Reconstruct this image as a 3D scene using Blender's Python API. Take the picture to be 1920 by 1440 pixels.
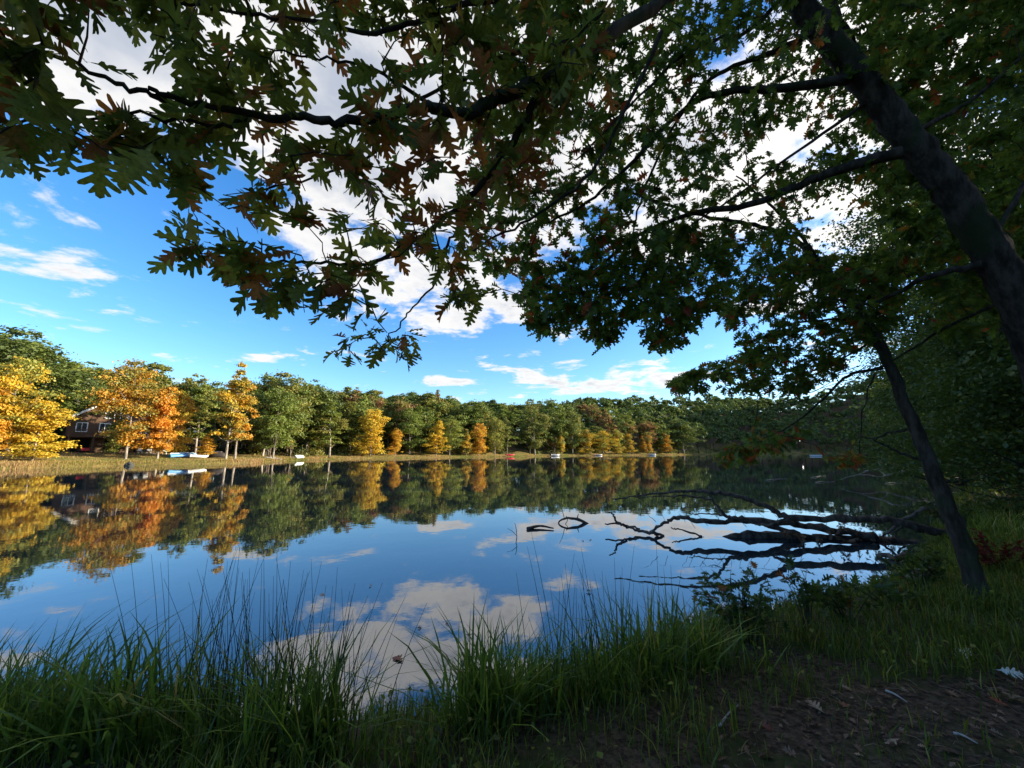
import bpy, bmesh, math, random
import numpy as np
from mathutils import Vector, Matrix

for o in list(bpy.data.objects): bpy.data.objects.remove(o)
S = bpy.context.scene
C = S.collection
random.seed(7); RNG = np.random.default_rng(7)

# ------------------------------------------------------------------ camera
FPX = 730.0; CAMH = 1.9; PITCH = math.atan(126.0 / FPX)
cd = bpy.data.cameras.new('camera'); cam = bpy.data.objects.new('camera', cd); C.objects.link(cam)
cd.sensor_width = 36.0; cd.lens = FPX / 1920 * 36; cd.clip_start = 0.05; cd.clip_end = 5000
cam.location = (0, 0, CAMH); cam.rotation_euler = (math.pi / 2 + PITCH, 0, 0)
S.camera = cam
CAM = np.array([0, 0, CAMH]); FW = np.array([0, math.cos(PITCH), math.sin(PITCH)])
UP = np.array([0, -math.sin(PITCH), math.cos(PITCH)]); RT = np.array([1., 0, 0])
def ray(px, py): return FW + RT * ((px - 960) / FPX) + UP * ((720 - py) / FPX)
def P(px, py, d): return CAM + ray(px, py) * d                     # d: depth along the view axis
def PY(px, py, Y): r = ray(px, py); return CAM + r * (Y / r[1])     # world y given
def G(px, py, z=0.0): r = ray(px, py); return CAM + r * ((z - CAMH) / r[2])
def project(V):
    V = np.atleast_2d(V) - CAM
    d = V @ FW
    return 960 + FPX * (V @ RT) / d, 720 - FPX * (V @ UP) / d, d

# ------------------------------------------------------------------ light
SUN_AZ, SUN_EL = math.radians(84), math.radians(16)
S.view_settings.view_transform = 'Standard'; S.view_settings.look = 'None'
S.view_settings.gamma = 1; S.view_settings.use_curve_mapping = False
S.view_settings.exposure = 1.3
S.cycles.use_denoising = True
S.cycles.max_bounces = 6; S.cycles.diffuse_bounces = 3; S.cycles.glossy_bounces = 3; S.cycles.transmission_bounces = 4
S.cycles.transparent_max_bounces = 4
sd = bpy.data.lights.new('sun', 'SUN'); sun = bpy.data.objects.new('sun', sd); C.objects.link(sun)
sd.energy = 4.8; sd.angle = math.radians(0.6); sd.color = (1.0, 0.89, 0.68)
tosun = Vector((math.sin(SUN_AZ) * math.cos(SUN_EL), math.cos(SUN_AZ) * math.cos(SUN_EL), math.sin(SUN_EL)))
sun.rotation_euler = tosun.to_track_quat('Z', 'Y').to_euler(); sun.location = (30, 0, 40)

class NT:
    """small helper for node trees"""
    def __init__(s, t): s.t = t; s.n = t.nodes; s.l = t.links
    def new(s, typ, **k):
        n = s.n.new(typ)
        for a, v in k.items():
            if a == 'ins':
                for i, x in v.items():
                    if isinstance(x, bpy.types.NodeSocket): s.l.new(x, n.inputs[i])
                    else: n.inputs[i].default_value = x
            else: setattr(n, a, v)
        return n
    def math(s, op, a, b=0.0, c=None, clamp=False):
        d = {0: a, 1: b}
        if c is not None: d[2] = c
        return s.new('ShaderNodeMath', operation=op, use_clamp=clamp, ins=d).outputs[0]
    def mix(s, fac, a, b):
        n = s.new('ShaderNodeMix', data_type='RGBA')
        for i, x in ((0, fac), (6, a), (7, b)):
            if isinstance(x, bpy.types.NodeSocket): s.l.new(x, n.inputs[i])
            else: n.inputs[i].default_value = x if i == 0 else (tuple(x) + (1,) if len(x) == 3 else x)
        return n.outputs[2]
    def ramp(s, fac, lo, hi, a=0.0, b=1.0, smooth=True):
        return s.new('ShaderNodeMapRange', interpolation_type='SMOOTHSTEP' if smooth else 'LINEAR', ins={0: fac, 1: lo, 2: hi, 3: a, 4: b}).outputs[0]
    def noise(s, vec, scale, detail=4, rough=0.55, lac=2.0, dist=0.0):
        return s.new('ShaderNodeTexNoise', ins={'Vector': vec, 'Scale': scale, 'Detail': detail, 'Roughness': rough, 'Lacunarity': lac, 'Distortion': dist}).outputs[0]

W = bpy.data.worlds.new('World'); S.world = W; W.use_nodes = True
w = NT(W.node_tree); w.n.clear()
sky = w.new('ShaderNodeTexSky', sky_type='NISHITA', sun_disc=False, sun_elevation=SUN_EL, sun_rotation=SUN_AZ, altitude=200, air_density=1.0, dust_density=0.6, ozone_density=3.0)
hsv = w.new('ShaderNodeHueSaturation', ins={'Hue': 0.506, 'Saturation': 1.26, 'Value': 1.36, 'Color': sky.outputs[0]})
tc = w.new('ShaderNodeTexCoord')
sx = w.new('ShaderNodeSeparateXYZ', ins={0: tc.outputs['Generated']})
zz = w.math('ADD', w.math('MAXIMUM', sx.outputs[2], 0.0), 0.10)
pv = w.new('ShaderNodeCombineXYZ', ins={0: w.math('DIVIDE', sx.outputs[0], zz), 1: w.math('DIVIDE', sx.outputs[1], zz), 2: 0.0}).outputs[0]
def skyp(px, py):
    r = ray(px, py); r = r / np.linalg.norm(r); return r[:2] / (max(r[2], 0) + 0.10), r
# coverage: heavier cloud overhead and to the right, open blue to the left, cumulus near the horizon
cover = None
def blob(px, py, rx, ry, rot, amp):
    global cover
    c, _ = skyp(px, py)
    mp = w.new('ShaderNodeMapping', vector_type='TEXTURE', ins={0: pv, 1: (c[0], c[1], 0), 2: (0, 0, math.radians(rot)), 3: (rx, ry, 1)})
    ln = w.new('ShaderNodeVectorMath', operation='LENGTH', ins={0: mp.outputs[0]}).outputs['Value']
    v = w.ramp(ln, 0.0, 1.0, amp, 0.0)
    cover = v if cover is None else w.math('ADD', cover, v)
blob(640, 170, 0.75, 0.55, 20, 0.30)
blob(860, 300, 0.8, 0.9, 0, 0.20)
blob(770, 560, 0.85, 0.75, 35, 0.34)
blob(965, 605, 0.55, 0.6, 20, 0.24)
blob(1010, 500, 0.6, 0.5, 20, 0.16)
blob(560, 420, 0.5, 0.5, 20, 0.14)
blob(1300, 200, 0.9, 1.0, 0, 0.26)
blob(1620, 420, 1.0, 1.0, 0, 0.34)
blob(1130, 715, 1.7, 1.0, 0, 0.30)
blob(850, 715, 0.7, 0.35, 0, 0.22)
blob(80, 385, 0.42, 0.30, -40, 0.20)
blob(250, 60, 0.6, 0.5, -20, 0.26)
blob(150, 585, 0.9, 0.45, -40, 0.13)
blob(510, 664, 0.5, 0.25, 10, 0.2)
blob(180, 730, 1.4, 0.5, 0, 0.14)
cn = w.math('MULTIPLY_ADD', w.noise(pv, 2.3, 10, 0.60, 2.1, 0.25), 1.5, -0.25)
cover = w.math('ADD', cover, w.ramp(sx.outputs[2], 0.35, 0.85, 0.0, 0.14))
cn2 = w.noise(pv, 7.0, 5, 0.55)
dens = w.math('ADD', w.math('ADD', cn, cover), w.math('MULTIPLY', w.math('SUBTRACT', cn2, 0.5), 0.10))
alpha = w.ramp(dens, 0.62, 0.80)
alpha = w.math('MULTIPLY', alpha, w.ramp(sx.outputs[2], 0.0, 0.06))
core = w.ramp(dens, 0.72, 1.02)
shade = w.noise(pv, 3.1, 4, 0.5)
corem = w.math('MULTIPLY', core, w.ramp(shade, 0.35, 0.65), clamp=True)
sd_dot = w.new('ShaderNodeVectorMath', operation='DOT_PRODUCT', ins={0: tc.outputs['Generated'], 1: tuple(tosun)}).outputs['Value']
glow = w.ramp(sd_dot, 0.3, 1.0)
ccol = w.mix(corem, (4.3, 4.2, 4.05), (2.2, 2.4, 2.8))
ccol = w.mix(w.math('MULTIPLY', glow, 0.6), ccol, (6.5, 6.1, 5.5))
mixc = w.mix(w.math('MULTIPLY', alpha, 0.95), hsv.outputs[0], ccol)
bg = w.new('ShaderNodeBackground', ins={0: mixc, 1: 0.10})
w.l.new(bg.outputs[0], w.new('ShaderNodeOutputWorld').inputs[0])

# ------------------------------------------------------------------ materials
def material(name, rough=0.9, spec=0.2):
    m = bpy.data.materials.new(name); m.use_nodes = True
    t = NT(m.node_tree); b = t.n['Principled BSDF']
    b.inputs['Roughness'].default_value = rough; b.inputs['Specular IOR Level'].default_value = spec
    return m, t, b
def set_in(t, b, k, v):
    if isinstance(v, bpy.types.NodeSocket): t.l.new(v, b.inputs[k])
    else: b.inputs[k].default_value = v
def bump(t, b, h, strength=0.5, dist=0.02):
    n = t.new('ShaderNodeBump', ins={'Height': h, 'Strength': strength, 'Distance': dist}); t.l.new(n.outputs[0], b.inputs['Normal'])
def plain(name, col, rough=0.8, var=0.25, scale=6.0, spec=0.2, bmp=0.0):
    m, t, b = material(name, rough, spec)
    co = t.new('ShaderNodeTexCoord').outputs['Object']; n = t.noise(co, scale, 5)
    c = t.mix(n, tuple(x * (1 - var) for x in col), tuple(min(1, x * (1 + var)) for x in col)); set_in(t, b, 'Base Color', c)
    if bmp: bump(t, b, n, bmp)
    return m
def bark(name, a, c, scale=9.0, moss=None):
    m, t, b = material(name, 0.95, 0.1)
    co = t.new('ShaderNodeTexCoord').outputs['Object']
    mp = t.new('ShaderNodeMapping', ins={0: co, 3: (1, 1, 0.25)}).outputs[0]
    n = t.noise(mp, scale, 8, 0.65); f = t.ramp(n, 0.35, 0.65); col = t.mix(f, a, c)
    if moss: col = t.mix(t.ramp(t.noise(co, 2.3, 5), 0.52, 0.66), col, moss)
    set_in(t, b, 'Base Color', col); bump(t, b, n, 0.9, 0.03)
    return m
def leafmat(name, stops, transl=0.45, gloss=0.06, rough=0.45, obj_tint=False):
    """diffuse + translucent leaf; colour by per-leaf random value; obj_tint: two object colours patched through the crown"""
    m = bpy.data.materials.new(name); m.use_nodes = True; t = NT(m.node_tree); t.n.clear()
    at = t.new('ShaderNodeAttribute', attribute_name='rnd').outputs['Fac']
    if obj_tint:
        ca = t.new('ShaderNodeObjectInfo').outputs['Color']
        cb = t.new('ShaderNodeAttribute', attribute_type='OBJECT', attribute_name='tint_b').outputs['Color']
        co = t.new('ShaderNodeTexCoord').outputs['Object']
        rn = t.new('ShaderNodeObjectInfo').outputs['Random']
        off = t.new('ShaderNodeVectorMath', operation='ADD', ins={0: co, 1: t.new('ShaderNodeCombineXYZ', ins={0: t.math('MULTIPLY', rn, 60.0), 1: 0.0, 2: 0.0}).outputs[0]}).outputs[0]
        f = t.ramp(t.math('ADD', t.noise(off, 0.32, 3), t.math('MULTIPLY', t.math('SUBTRACT', at, 0.5), 0.22)), 0.42, 0.58)
        col = t.mix(f, ca, cb)
        br = t.ramp(at, 0.0, 1.0, 0.62, 1.4, smooth=False)
        col = t.new('ShaderNodeVectorMath', operation='SCALE', ins={0: col, 3: br}).outputs[0]
    else:
        r = t.new('ShaderNodeValToRGB', ins={0: at}); e = r.color_ramp.elements
        e[0].position = stops[0][0]; e[0].color = tuple(stops[0][1]) + (1,)
        e[1].position = stops[-1][0]; e[1].color = tuple(stops[-1][1]) + (1,)
        for p, c in stops[1:-1]:
            x = e.new(p); x.color = tuple(c) + (1,)
        col = r.outputs[0]
        co = t.new('ShaderNodeTexCoord').outputs['Object']
        nz = t.ramp(t.noise(co, 14.0, 4), 0.3, 0.7, 0.7, 1.25)
        col = t.new('ShaderNodeVectorMath', operation='SCALE', ins={0: col, 3: nz}).outputs[0]
    d = t.new('ShaderNodeBsdfDiffuse', ins={0: col}).outputs[0]
    tr = t.new('ShaderNodeBsdfTranslucent', ins={0: col}).outputs[0]
    mx = t.new('ShaderNodeMixShader', ins={0: transl, 1: d, 2: tr}).outputs[0]
    if gloss:
        g = t.new('ShaderNodeBsdfGlossy', ins={0: (1, 1, 1, 1), 'Roughness': rough}).outputs[0]
        mx = t.new('ShaderNodeMixShader', ins={0: gloss, 1: mx, 2: g}).outputs[0]
    t.l.new(mx, t.new('ShaderNodeOutputMaterial').inputs[0])
    return m

M = {}
M['bark_dark'] = bark('bark_dark', (0.02, 0.016, 0.013), (0.07, 0.058, 0.048), 14, (0.03, 0.038, 0.018))
M['bark_twig'] = bark('bark_twig', (0.03, 0.024, 0.02), (0.07, 0.055, 0.042), 30)
M['bark_far'] = bark('bark_far', (0.16, 0.13, 0.10), (0.42, 0.36, 0.30), 3)
M['bark_brown'] = bark('bark_brown', (0.06, 0.045, 0.035), (0.17, 0.13, 0.10), 3)
M['deadwood'] = bark('deadwood', (0.035, 0.028, 0.024), (0.12, 0.10, 0.085), 9)
M['greywood'] = bark('greywood', (0.20, 0.18, 0.16), (0.42, 0.39, 0.36), 6)
M['far_leaf'] = leafmat('far_leaf', None, 0.38, 0.03, 0.6, obj_tint=True)
M['oak_leaf'] = leafmat('oak_leaf', [(0.0, (0.09, 0.12, 0.018)), (0.35, (0.15, 0.18, 0.025)), (0.62, (0.26, 0.25, 0.03)), (0.70, (0.24, 0.10, 0.03)), (0.88, (0.28, 0.10, 0.025)), (1.0, (0.42, 0.17, 0.03))], 0.58, 0.012, 0.4)
M['red_oak_leaf'] = leafmat('red_oak_leaf', [(0.0, (0.07, 0.12, 0.018)), (0.5, (0.12, 0.18, 0.022)), (0.66, (0.20, 0.22, 0.03)), (0.8, (0.30, 0.14, 0.02)), (1.0, (0.32, 0.05, 0.02))], 0.58, 0.012, 0.4)
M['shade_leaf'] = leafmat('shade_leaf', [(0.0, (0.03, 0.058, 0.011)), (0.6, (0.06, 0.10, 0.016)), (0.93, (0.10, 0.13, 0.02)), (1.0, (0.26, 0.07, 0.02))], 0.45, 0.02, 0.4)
M['red_shrub_leaf'] = leafmat('red_shrub_leaf', [(0.0, (0.07, 0.008, 0.006)), (0.7, (0.12, 0.014, 0.010)), (1.0, (0.08, 0.06, 0.015))], 0.4, 0.01)
M['dead_leaf'] = leafmat('dead_leaf', [(0.0, (0.08, 0.045, 0.028)), (0.5, (0.19, 0.11, 0.065)), (1.0, (0.34, 0.24, 0.16))], 0.25, 0.03)
M['pale_leaf'] = leafmat('pale_leaf', [(0.0, (0.40, 0.44, 0.40)), (1.0, (0.55, 0.58, 0.52))], 0.2, 0.05)
M['tan_leaf'] = leafmat('tan_leaf', [(0.0, (0.22, 0.15, 0.10)), (1.0, (0.34, 0.25, 0.17))], 0.2, 0.03)
M['rust_leaf'] = leafmat('rust_leaf', [(0.0, (0.16, 0.035, 0.015)), (1.0, (0.24, 0.06, 0.02))], 0.3, 0.05)
M['grass'] = leafmat('grass', [(0.0, (0.045, 0.075, 0.012)), (0.5, (0.095, 0.14, 0.016)), (0.8, (0.19, 0.21, 0.025)), (1.0, (0.32, 0.22, 0.08))], 0.45, 0.015, 0.4)
M['sedge'] = leafmat('sedge', [(0.0, (0.05, 0.10, 0.018)), (0.5, (0.12, 0.20, 0.024)), (0.8, (0.22, 0.28, 0.03)), (1.0, (0.40, 0.28, 0.10))], 0.5, 0.02, 0.35)
M['rush'] = leafmat('rush', [(0.0, (0.02, 0.03, 0.012)), (1.0, (0.05, 0.065, 0.02))], 0.1, 0.03, 0.35)
M['reed'] = leafmat('reed', [(0.0, (0.14, 0.17, 0.03)), (0.35, (0.26, 0.22, 0.05)), (0.7, (0.36, 0.22, 0.09)), (1.0, (0.46, 0.30, 0.13))], 0.4, 0.01)

# ground: bare soil and moss on the near bank, straw lawn on the far one, leaf litter on the hill
m, t, b = material('ground', 0.95, 0.1)
pos = t.new('ShaderNodeNewGeometry').outputs['Position']
n1 = t.noise(pos, 2.2, 8, 0.62); n2 = t.noise(pos, 26.0, 8, 0.72); n3 = t.noise(pos, 0.12, 5, 0.6)
soil = t.mix(t.ramp(n2, 0.35, 0.68), (0.024, 0.017, 0.012), (0.13, 0.095, 0.062))
soil = t.mix(t.ramp(n1, 0.48, 0.66), soil, (0.045, 0.06, 0.018))
lawn = t.mix(t.ramp(n1, 0.4, 0.62), (0.30, 0.20, 0.075), (0.24, 0.20, 0.05))
lawn = t.mix(t.ramp(n3, 0.48, 0.6), lawn, (0.16, 0.17, 0.04))
hill = t.mix(t.ramp(n1, 0.35, 0.65), (0.09, 0.06, 0.035), (0.17, 0.11, 0.055))
at = t.new('ShaderNodeAttribute', attribute_name='zone').outputs['Color']
sp = t.new('ShaderNodeSeparateColor', ins={0: at})
col = t.mix(sp.outputs[0], soil, lawn); col = t.mix(sp.outputs[1], col, hill)
set_in(t, b, 'Base Color', col); bump(t, b, t.math('ADD', n2, n1), 0.8, 0.03); M['ground'] = m

m, t, b = material('lake_water', 0.015, 0.5)
b.inputs['IOR'].default_value = 2.5
b.inputs['Base Color'].default_value = (0.010, 0.020, 0.028, 1)
pos = t.new('ShaderNodeNewGeometry').outputs['Position']
h = t.math('ADD', t.noise(pos, 0.9, 3, 0.5), t.math('MULTIPLY', t.noise(pos, 5.0, 3, 0.5), 0.18))
bump(t, b, h, 0.05, 0.05); M['water'] = m

M['brown_siding'] = plain('brown_siding', (0.11, 0.065, 0.04), 0.8, 0.3, 3)
M['grey_siding'] = plain('grey_siding', (0.25, 0.23, 0.21), 0.8, 0.2, 3)
M['white_paint'] = plain('white_paint', (0.75, 0.74, 0.70), 0.5, 0.08)
M['shingle'] = plain('shingle', (0.05, 0.05, 0.055), 0.9, 0.4, 5)
M['opening_shade'] = plain('opening_shade', (0.012, 0.011, 0.010), 0.9, 0.3)  # near-black colour standing in for the shade inside house openings
m, t, b = material('window_glass', 0.05, 0.6); b.inputs['Base Color'].default_value = (0.03, 0.04, 0.05, 1); M['glass'] = m
M['red_paint'] = plain('red_paint', (0.55, 0.03, 0.04), 0.35, 0.15, 2, 0.5)
M['blue_paint'] = plain('blue_paint', (0.10, 0.28, 0.52), 0.4, 0.2, 2, 0.4)
M['pale_blue_paint'] = plain('pale_blue_paint', (0.30, 0.48, 0.62), 0.4, 0.2, 2, 0.4)
M['boat_white'] = plain('boat_white', (0.72, 0.72, 0.70), 0.4, 0.12, 2, 0.4)
M['boat_dark'] = plain('boat_dark', (0.05, 0.04, 0.035), 0.6, 0.3, 2)
M['boat_grey'] = plain('boat_grey', (0.30, 0.32, 0.34), 0.35, 0.2, 2, 0.5)
M['rubber'] = plain('rubber', (0.02, 0.02, 0.02), 0.8, 0.2)
M['stone'] = plain('stone', (0.30, 0.27, 0.24), 0.9, 0.35, 4, 0.2, 0.5)
M['dark_stone'] = plain('dark_stone', (0.06, 0.06, 0.05), 0.85, 0.35, 4, 0.3, 0.5)

# ------------------------------------------------------------------ mesh helpers
def nrm(v): v = np.asarray(v, float); return v / (np.linalg.norm(v, axis=-1, keepdims=True) + 1e-12)
def mesh_np(name, V, polys, mat, attr=None, smooth=False):
    """polys: list of (k,n) int arrays; attr: per-face floats in the same order"""
    me = bpy.data.meshes.new(name); V = np.asarray(V, np.float32)
    polys = [np.asarray(p) for p in polys if len(p)]
    me.vertices.add(len(V)); me.vertices.foreach_set('co', V.ravel())
    loops = np.concatenate([p.ravel() for p in polys]).astype(np.int32)
    tot = np.concatenate([np.full(len(p), p.shape[1]) for p in polys]).astype(np.int32)
    me.loops.add(len(loops)); me.loops.foreach_set('vertex_index', loops)
    me.polygons.add(len(tot)); me.polygons.foreach_set('loop_start', np.concatenate([[0], np.cumsum(tot)[:-1]]).astype(np.int32))
    if attr is not None:
        a = me.attributes.new('rnd', 'FLOAT', 'FACE'); a.data.foreach_set('value', np.asarray(attr, np.float32))
    me.polygons.foreach_set('use_smooth', np.full(len(tot), smooth))
    me.update(calc_edges=True); me.validate()
    if mat: me.materials.append(mat)
    return me
def link(name, data, parent=None, kind=None):
    o = bpy.data.objects.new(name, data); C.objects.link(o)
    if parent: o.parent = parent
    if kind: o['kind'] = kind
    return o
def tag(o, label, cat, group=None):
    o['label'] = label; o['category'] = cat
    if group: o['group'] = group
    return o
def thing(name, label, cat, loc=(0, 0, 0), rz=0.0, group=None):
    o = link(name, None); o.location = loc; o.rotation_euler = (0, 0, rz); o.empty_display_size = 0.2
    return tag(o, label, cat, group)
class Acc:
    def __init__(s): s.V = []; s.Q = []; s.T = []; s.qa = []; s.ta = []; s.n = 0
    def add(s, V, Q=None, T=None, qa=None, ta=None):
        s.V.append(V)
        if Q is not None and len(Q): s.Q.append(np.asarray(Q) + s.n); s.qa.append(np.full(len(Q), 0.5) if qa is None else qa)
        if T is not None and len(T): s.T.append(np.asarray(T) + s.n); s.ta.append(np.full(len(T), 0.5) if ta is None else ta)
        s.n += len(V)
    def mesh(s, name, mat, smooth=False):
        V = np.concatenate(s.V); ps = []; at = []
        if s.Q: ps.append(np.concatenate(s.Q)); at.append(np.concatenate(s.qa))
        if s.T: ps.append(np.concatenate(s.T)); at.append(np.concatenate(s.ta))
        return mesh_np(name, V, ps, mat, np.concatenate(at), smooth)
def catmull(pts, n):
    p = np.asarray(pts, float); p = np.vstack([2 * p[0] - p[1], p, 2 * p[-1] - p[-2]]); out = []
    for i in range(1, len(p) - 2):
        for k in range(n):
            u = k / n
            out.append(0.5 * ((2 * p[i]) + (-p[i - 1] + p[i + 1]) * u + (2 * p[i - 1] - 5 * p[i] + 4 * p[i + 1] - p[i + 2]) * u * u + (-p[i - 1] + 3 * p[i] - 3 * p[i + 1] + p[i + 2]) * u ** 3))
    out.append(p[-2]); return np.array(out)
def tube(pts, rad, sides=8, rough=0.0, rng=RNG, cap=True):
    pts = np.asarray(pts, float); n = len(pts); rad = np.broadcast_to(rad, n)
    tan = nrm(np.gradient(pts, axis=0)); ref = np.array([0, 0, 1.]) if abs(tan[0][2]) < 0.9 else np.array([1., 0, 0])
    a = nrm(np.cross(tan[0], ref)); V = []
    ang = np.arange(sides) * 2 * np.pi / sides
    for i in range(n):
        a = nrm(a - tan[i] * (a @ tan[i])); bb = np.cross(tan[i], a)
        r = rad[i] * (1 + rough * rng.normal(size=sides)) if rough else np.full(sides, rad[i])
        V.append(pts[i] + (np.cos(ang) * r)[:, None] * a + (np.sin(ang) * r)[:, None] * bb)
    V = np.concatenate(V); i = np.arange(n - 1)[:, None] * sides; k = np.arange(sides)[None]; k2 = (k + 1) % sides
    Q = np.stack([i + k, i + k2, i + sides + k2, i + sides + k], -1).reshape(-1, 4)
    T = np.zeros((0, 3), int)
    if cap:
        V = np.vstack([V, pts[0], pts[-1]]); kk = np.arange(sides); k3 = (kk + 1) % sides; m_ = n * sides
        T = np.vstack([np.stack([k3, kk, np.full(sides, m_)], -1), np.stack([kk + (n - 1) * sides, k3 + (n - 1) * sides, np.full(sides, m_ + 1)], -1)])
    return V, Q, T
def tube_mesh(name, pts, rad, mat, sides=10, rough=0.06):
    V, Q, T = tube(pts, rad, sides, rough); return mesh_np(name, V, [Q, T], mat, None, True)
def boxes(name, bs, mat, bevel=0.0):
    """list of (x0,x1,y0,y1,z0,z1) -> one mesh"""
    bm = bmesh.new()
    for (x0, x1, y0, y1, z0, z1) in bs:
        v = [bm.verts.new(p) for p in ((x0, y0, z0), (x1, y0, z0), (x1, y1, z0), (x0, y1, z0), (x0, y0, z1), (x1, y0, z1), (x1, y1, z1), (x0, y1, z1))]
        for f in ((0, 3, 2, 1), (4, 5, 6, 7), (0, 1, 5, 4), (1, 2, 6, 5), (2, 3, 7, 6), (3, 0, 4, 7)): bm.faces.new([v[i] for i in f])
    if bevel: bmesh.ops.bevel(bm, geom=list(bm.edges), offset=bevel, segments=1, affect='EDGES')
    me = bpy.data.meshes.new(name); bm.to_mesh(me); bm.free(); me.materials.append(mat); return me
def poly_mesh(name, V, F, mat, smooth=False):
    me = bpy.data.meshes.new(name); me.from_pydata([tuple(v) for v in V], [], F); me.update(); me.materials.append(mat)
    if smooth: me.polygons.foreach_set('use_smooth', [True] * len(me.polygons))
    return me

# ------------------------------------------------------------------ lake outline (waterline points traced on z = 0)
edge_px = [(-160, 884), (0, 880), (120, 876.5), (240, 873), (380, 870.5), (470, 868.5), (520, 865), (600, 861.5), (700, 859.5), (800, 858.2), (900, 857), (960, 856.2), (1050, 855), (1150, 854), (1260, 853), (1330, 852.3), (1400, 851.7), (1480, 851.2), (1560, 850.8), (1640, 850.8), (1700, 852.5), (1695, 858), (1720, 866), (1765, 880), (1840, 900), (1800, 925), (1775, 960), (1752, 1000), (1735, 1040), (1705, 1072), (1640, 1105), (1500, 1145), (1340, 1178), (1180, 1235), (1000, 1290), (800, 1345), (650, 1355), (480, 1350), (300, 1335), (100, 1322), (-200, 1310)]
LAKE = np.array([G(x, y)[:2] for x, y in edge_px] + [(-9, 2.4), (-18, 1.5), (-32, 3), (-48, 10), (-58, 22), (-60, 32)])
def lake_sd(X):
    """signed distance to the lake outline, positive on land"""
    X = np.atleast_2d(np.asarray(X, float))[:, :2]; out = np.full(len(X), 1e9); ins = np.zeros(len(X), bool)
    A = LAKE; B = np.roll(LAKE, -1, 0)
    for a, b_ in zip(A, B):
        e = b_ - a; tt = np.clip(((X - a) @ e) / (e @ e), 0, 1); d = np.linalg.norm(X - a - tt[:, None] * e, axis=1); out = np.minimum(out, d)
        c = ((a[1] > X[:, 1]) != (b_[1] > X[:, 1])); xi = a[0] + (X[:, 1] - a[1]) * e[0] / (e[1] if abs(e[1]) > 1e-9 else 1e-9)
        ins ^= c & (X[:, 0] < xi)
    return np.where(ins, -out, out)
def wob(X, s, k): return np.sin(X[:, 0] * s + k) * np.cos(X[:, 1] * s * 1.13 + 1.7 * k) + 0.5 * np.sin(X[:, 0] * s * 2.3 - X[:, 1] * s * 1.9 + k)
def farness(X): r = np.linalg.norm(X, axis=1); az = np.arctan2(X[:, 0], X[:, 1]); f = np.clip((r - 25) / 25, 0, 1); return f * np.clip((np.where(r > 60, 1.15, 0.95) - az) / 0.25, 0.0, 1) * (az > -2.2)
def ground_z(X, s=None):
    X = np.atleast_2d(np.asarray(X, float))[:, :2]
    if s is None: s = lake_sd(X)
    sp_ = np.maximum(s, 0); f = farness(X)
    near = 0.40 * (1 - np.exp(-sp_ / 0.55)) + 0.045 * sp_ / (1 + sp_ / 120)
    left = np.clip((-np.arctan2(X[:, 0], X[:, 1]) - 0.25) / 0.3, 0, 1)
    azx = np.arctan2(X[:, 0], X[:, 1]); rt = np.clip((azx - 0.02) / 0.4, 0, 1); hillx = np.clip((sp_ - 9 - 18 * left) * (0.23 + 0.45 * rt), 0, None); hm = 28 + 40 * rt; hillx = hm * (1 - np.exp(-hillx / hm)) * (1 - 0.75 * np.clip((sp_ - 85) / 70, 0, 1) ** 2 * (3 - 2 * np.clip((sp_ - 85) / 70, 0, 1)) / (1 + 0 * sp_))
    far = 0.30 * (1 - np.exp(-sp_ / 0.7)) + 0.085 * np.minimum(sp_, 18) + 0.03 * np.clip(sp_ - 18, 0, 12) + hillx * (1 - 0.45 * left)
    z = near * (1 - f) + far * f + np.where(s > 0.2, 1, 0) * (0.02 * wob(X, 1.7, .3) * np.minimum(sp_, 1) + f * 0.8 * np.clip(sp_ / 40, 0, 1) * wob(X, 0.05, 1.1))
    z = z + 72 * np.exp(-((X[:, 0] - 430) / 88) ** 2 - ((X[:, 1] - 290) / 130) ** 2) * np.clip((sp_ - 15) / 40, 0, 1)      # the higher hill to the right
    return np.where(s >= 0, z, np.maximum(s * 0.5, -1.6))
def gz(x, y): return float(ground_z([[x, y]])[0])
NR, NA = 220, 400
rr = 0.25 * (1400 / 0.25) ** (np.arange(NR) / (NR - 1)); aa = np.arange(NA) * 2 * np.pi / NA
X = np.stack([rr[:, None] * np.sin(aa), rr[:, None] * np.cos(aa)], -1).reshape(-1, 2); X = np.vstack([X, [[0, 0]]])
sdist = lake_sd(X); Z = ground_z(X, sdist)
Z[np.linalg.norm(X, axis=1) > 1200] = 30
i = np.arange(NR - 1)[:, None] * NA; k = np.arange(NA)[None]; k2 = (k + 1) % NA
Q = np.stack([i + k, i + NA + k, i + NA + k2, i + k2], -1).reshape(-1, 4)
T = np.stack([np.arange(NA), (np.arange(NA) + 1) % NA, np.full(NA, NR * NA)], -1)
gm = mesh_np('ground', np.column_stack([X, Z]), [Q[:, ::-1], T[:, ::-1]], M['ground'], None, True)
fz = farness(X); ca = gm.attributes.new('zone', 'FLOAT_COLOR', 'POINT')
hl = np.clip((sdist - 9) / 8, 0, 1) * fz
ca.data.foreach_set('color', np.column_stack([fz * np.clip((0.72 - np.arctan2(X[:, 0], X[:, 1])) / 0.08, 0, 1), hl, 0 * fz, 1 + 0 * fz]).astype(np.float32).ravel())
link('ground', gm, kind='structure')
lk = bpy.data.meshes.new('lake'); bm = bmesh.new()
bm.faces.new([bm.verts.new((x, y, 0)) for x, y in ((-200, -60), (420, -60), (420, 420), (-200, 420))]); bm.to_mesh(lk); bm.free(); lk.materials.append(M['water'])
link('lake', lk, kind='structure')

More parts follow.
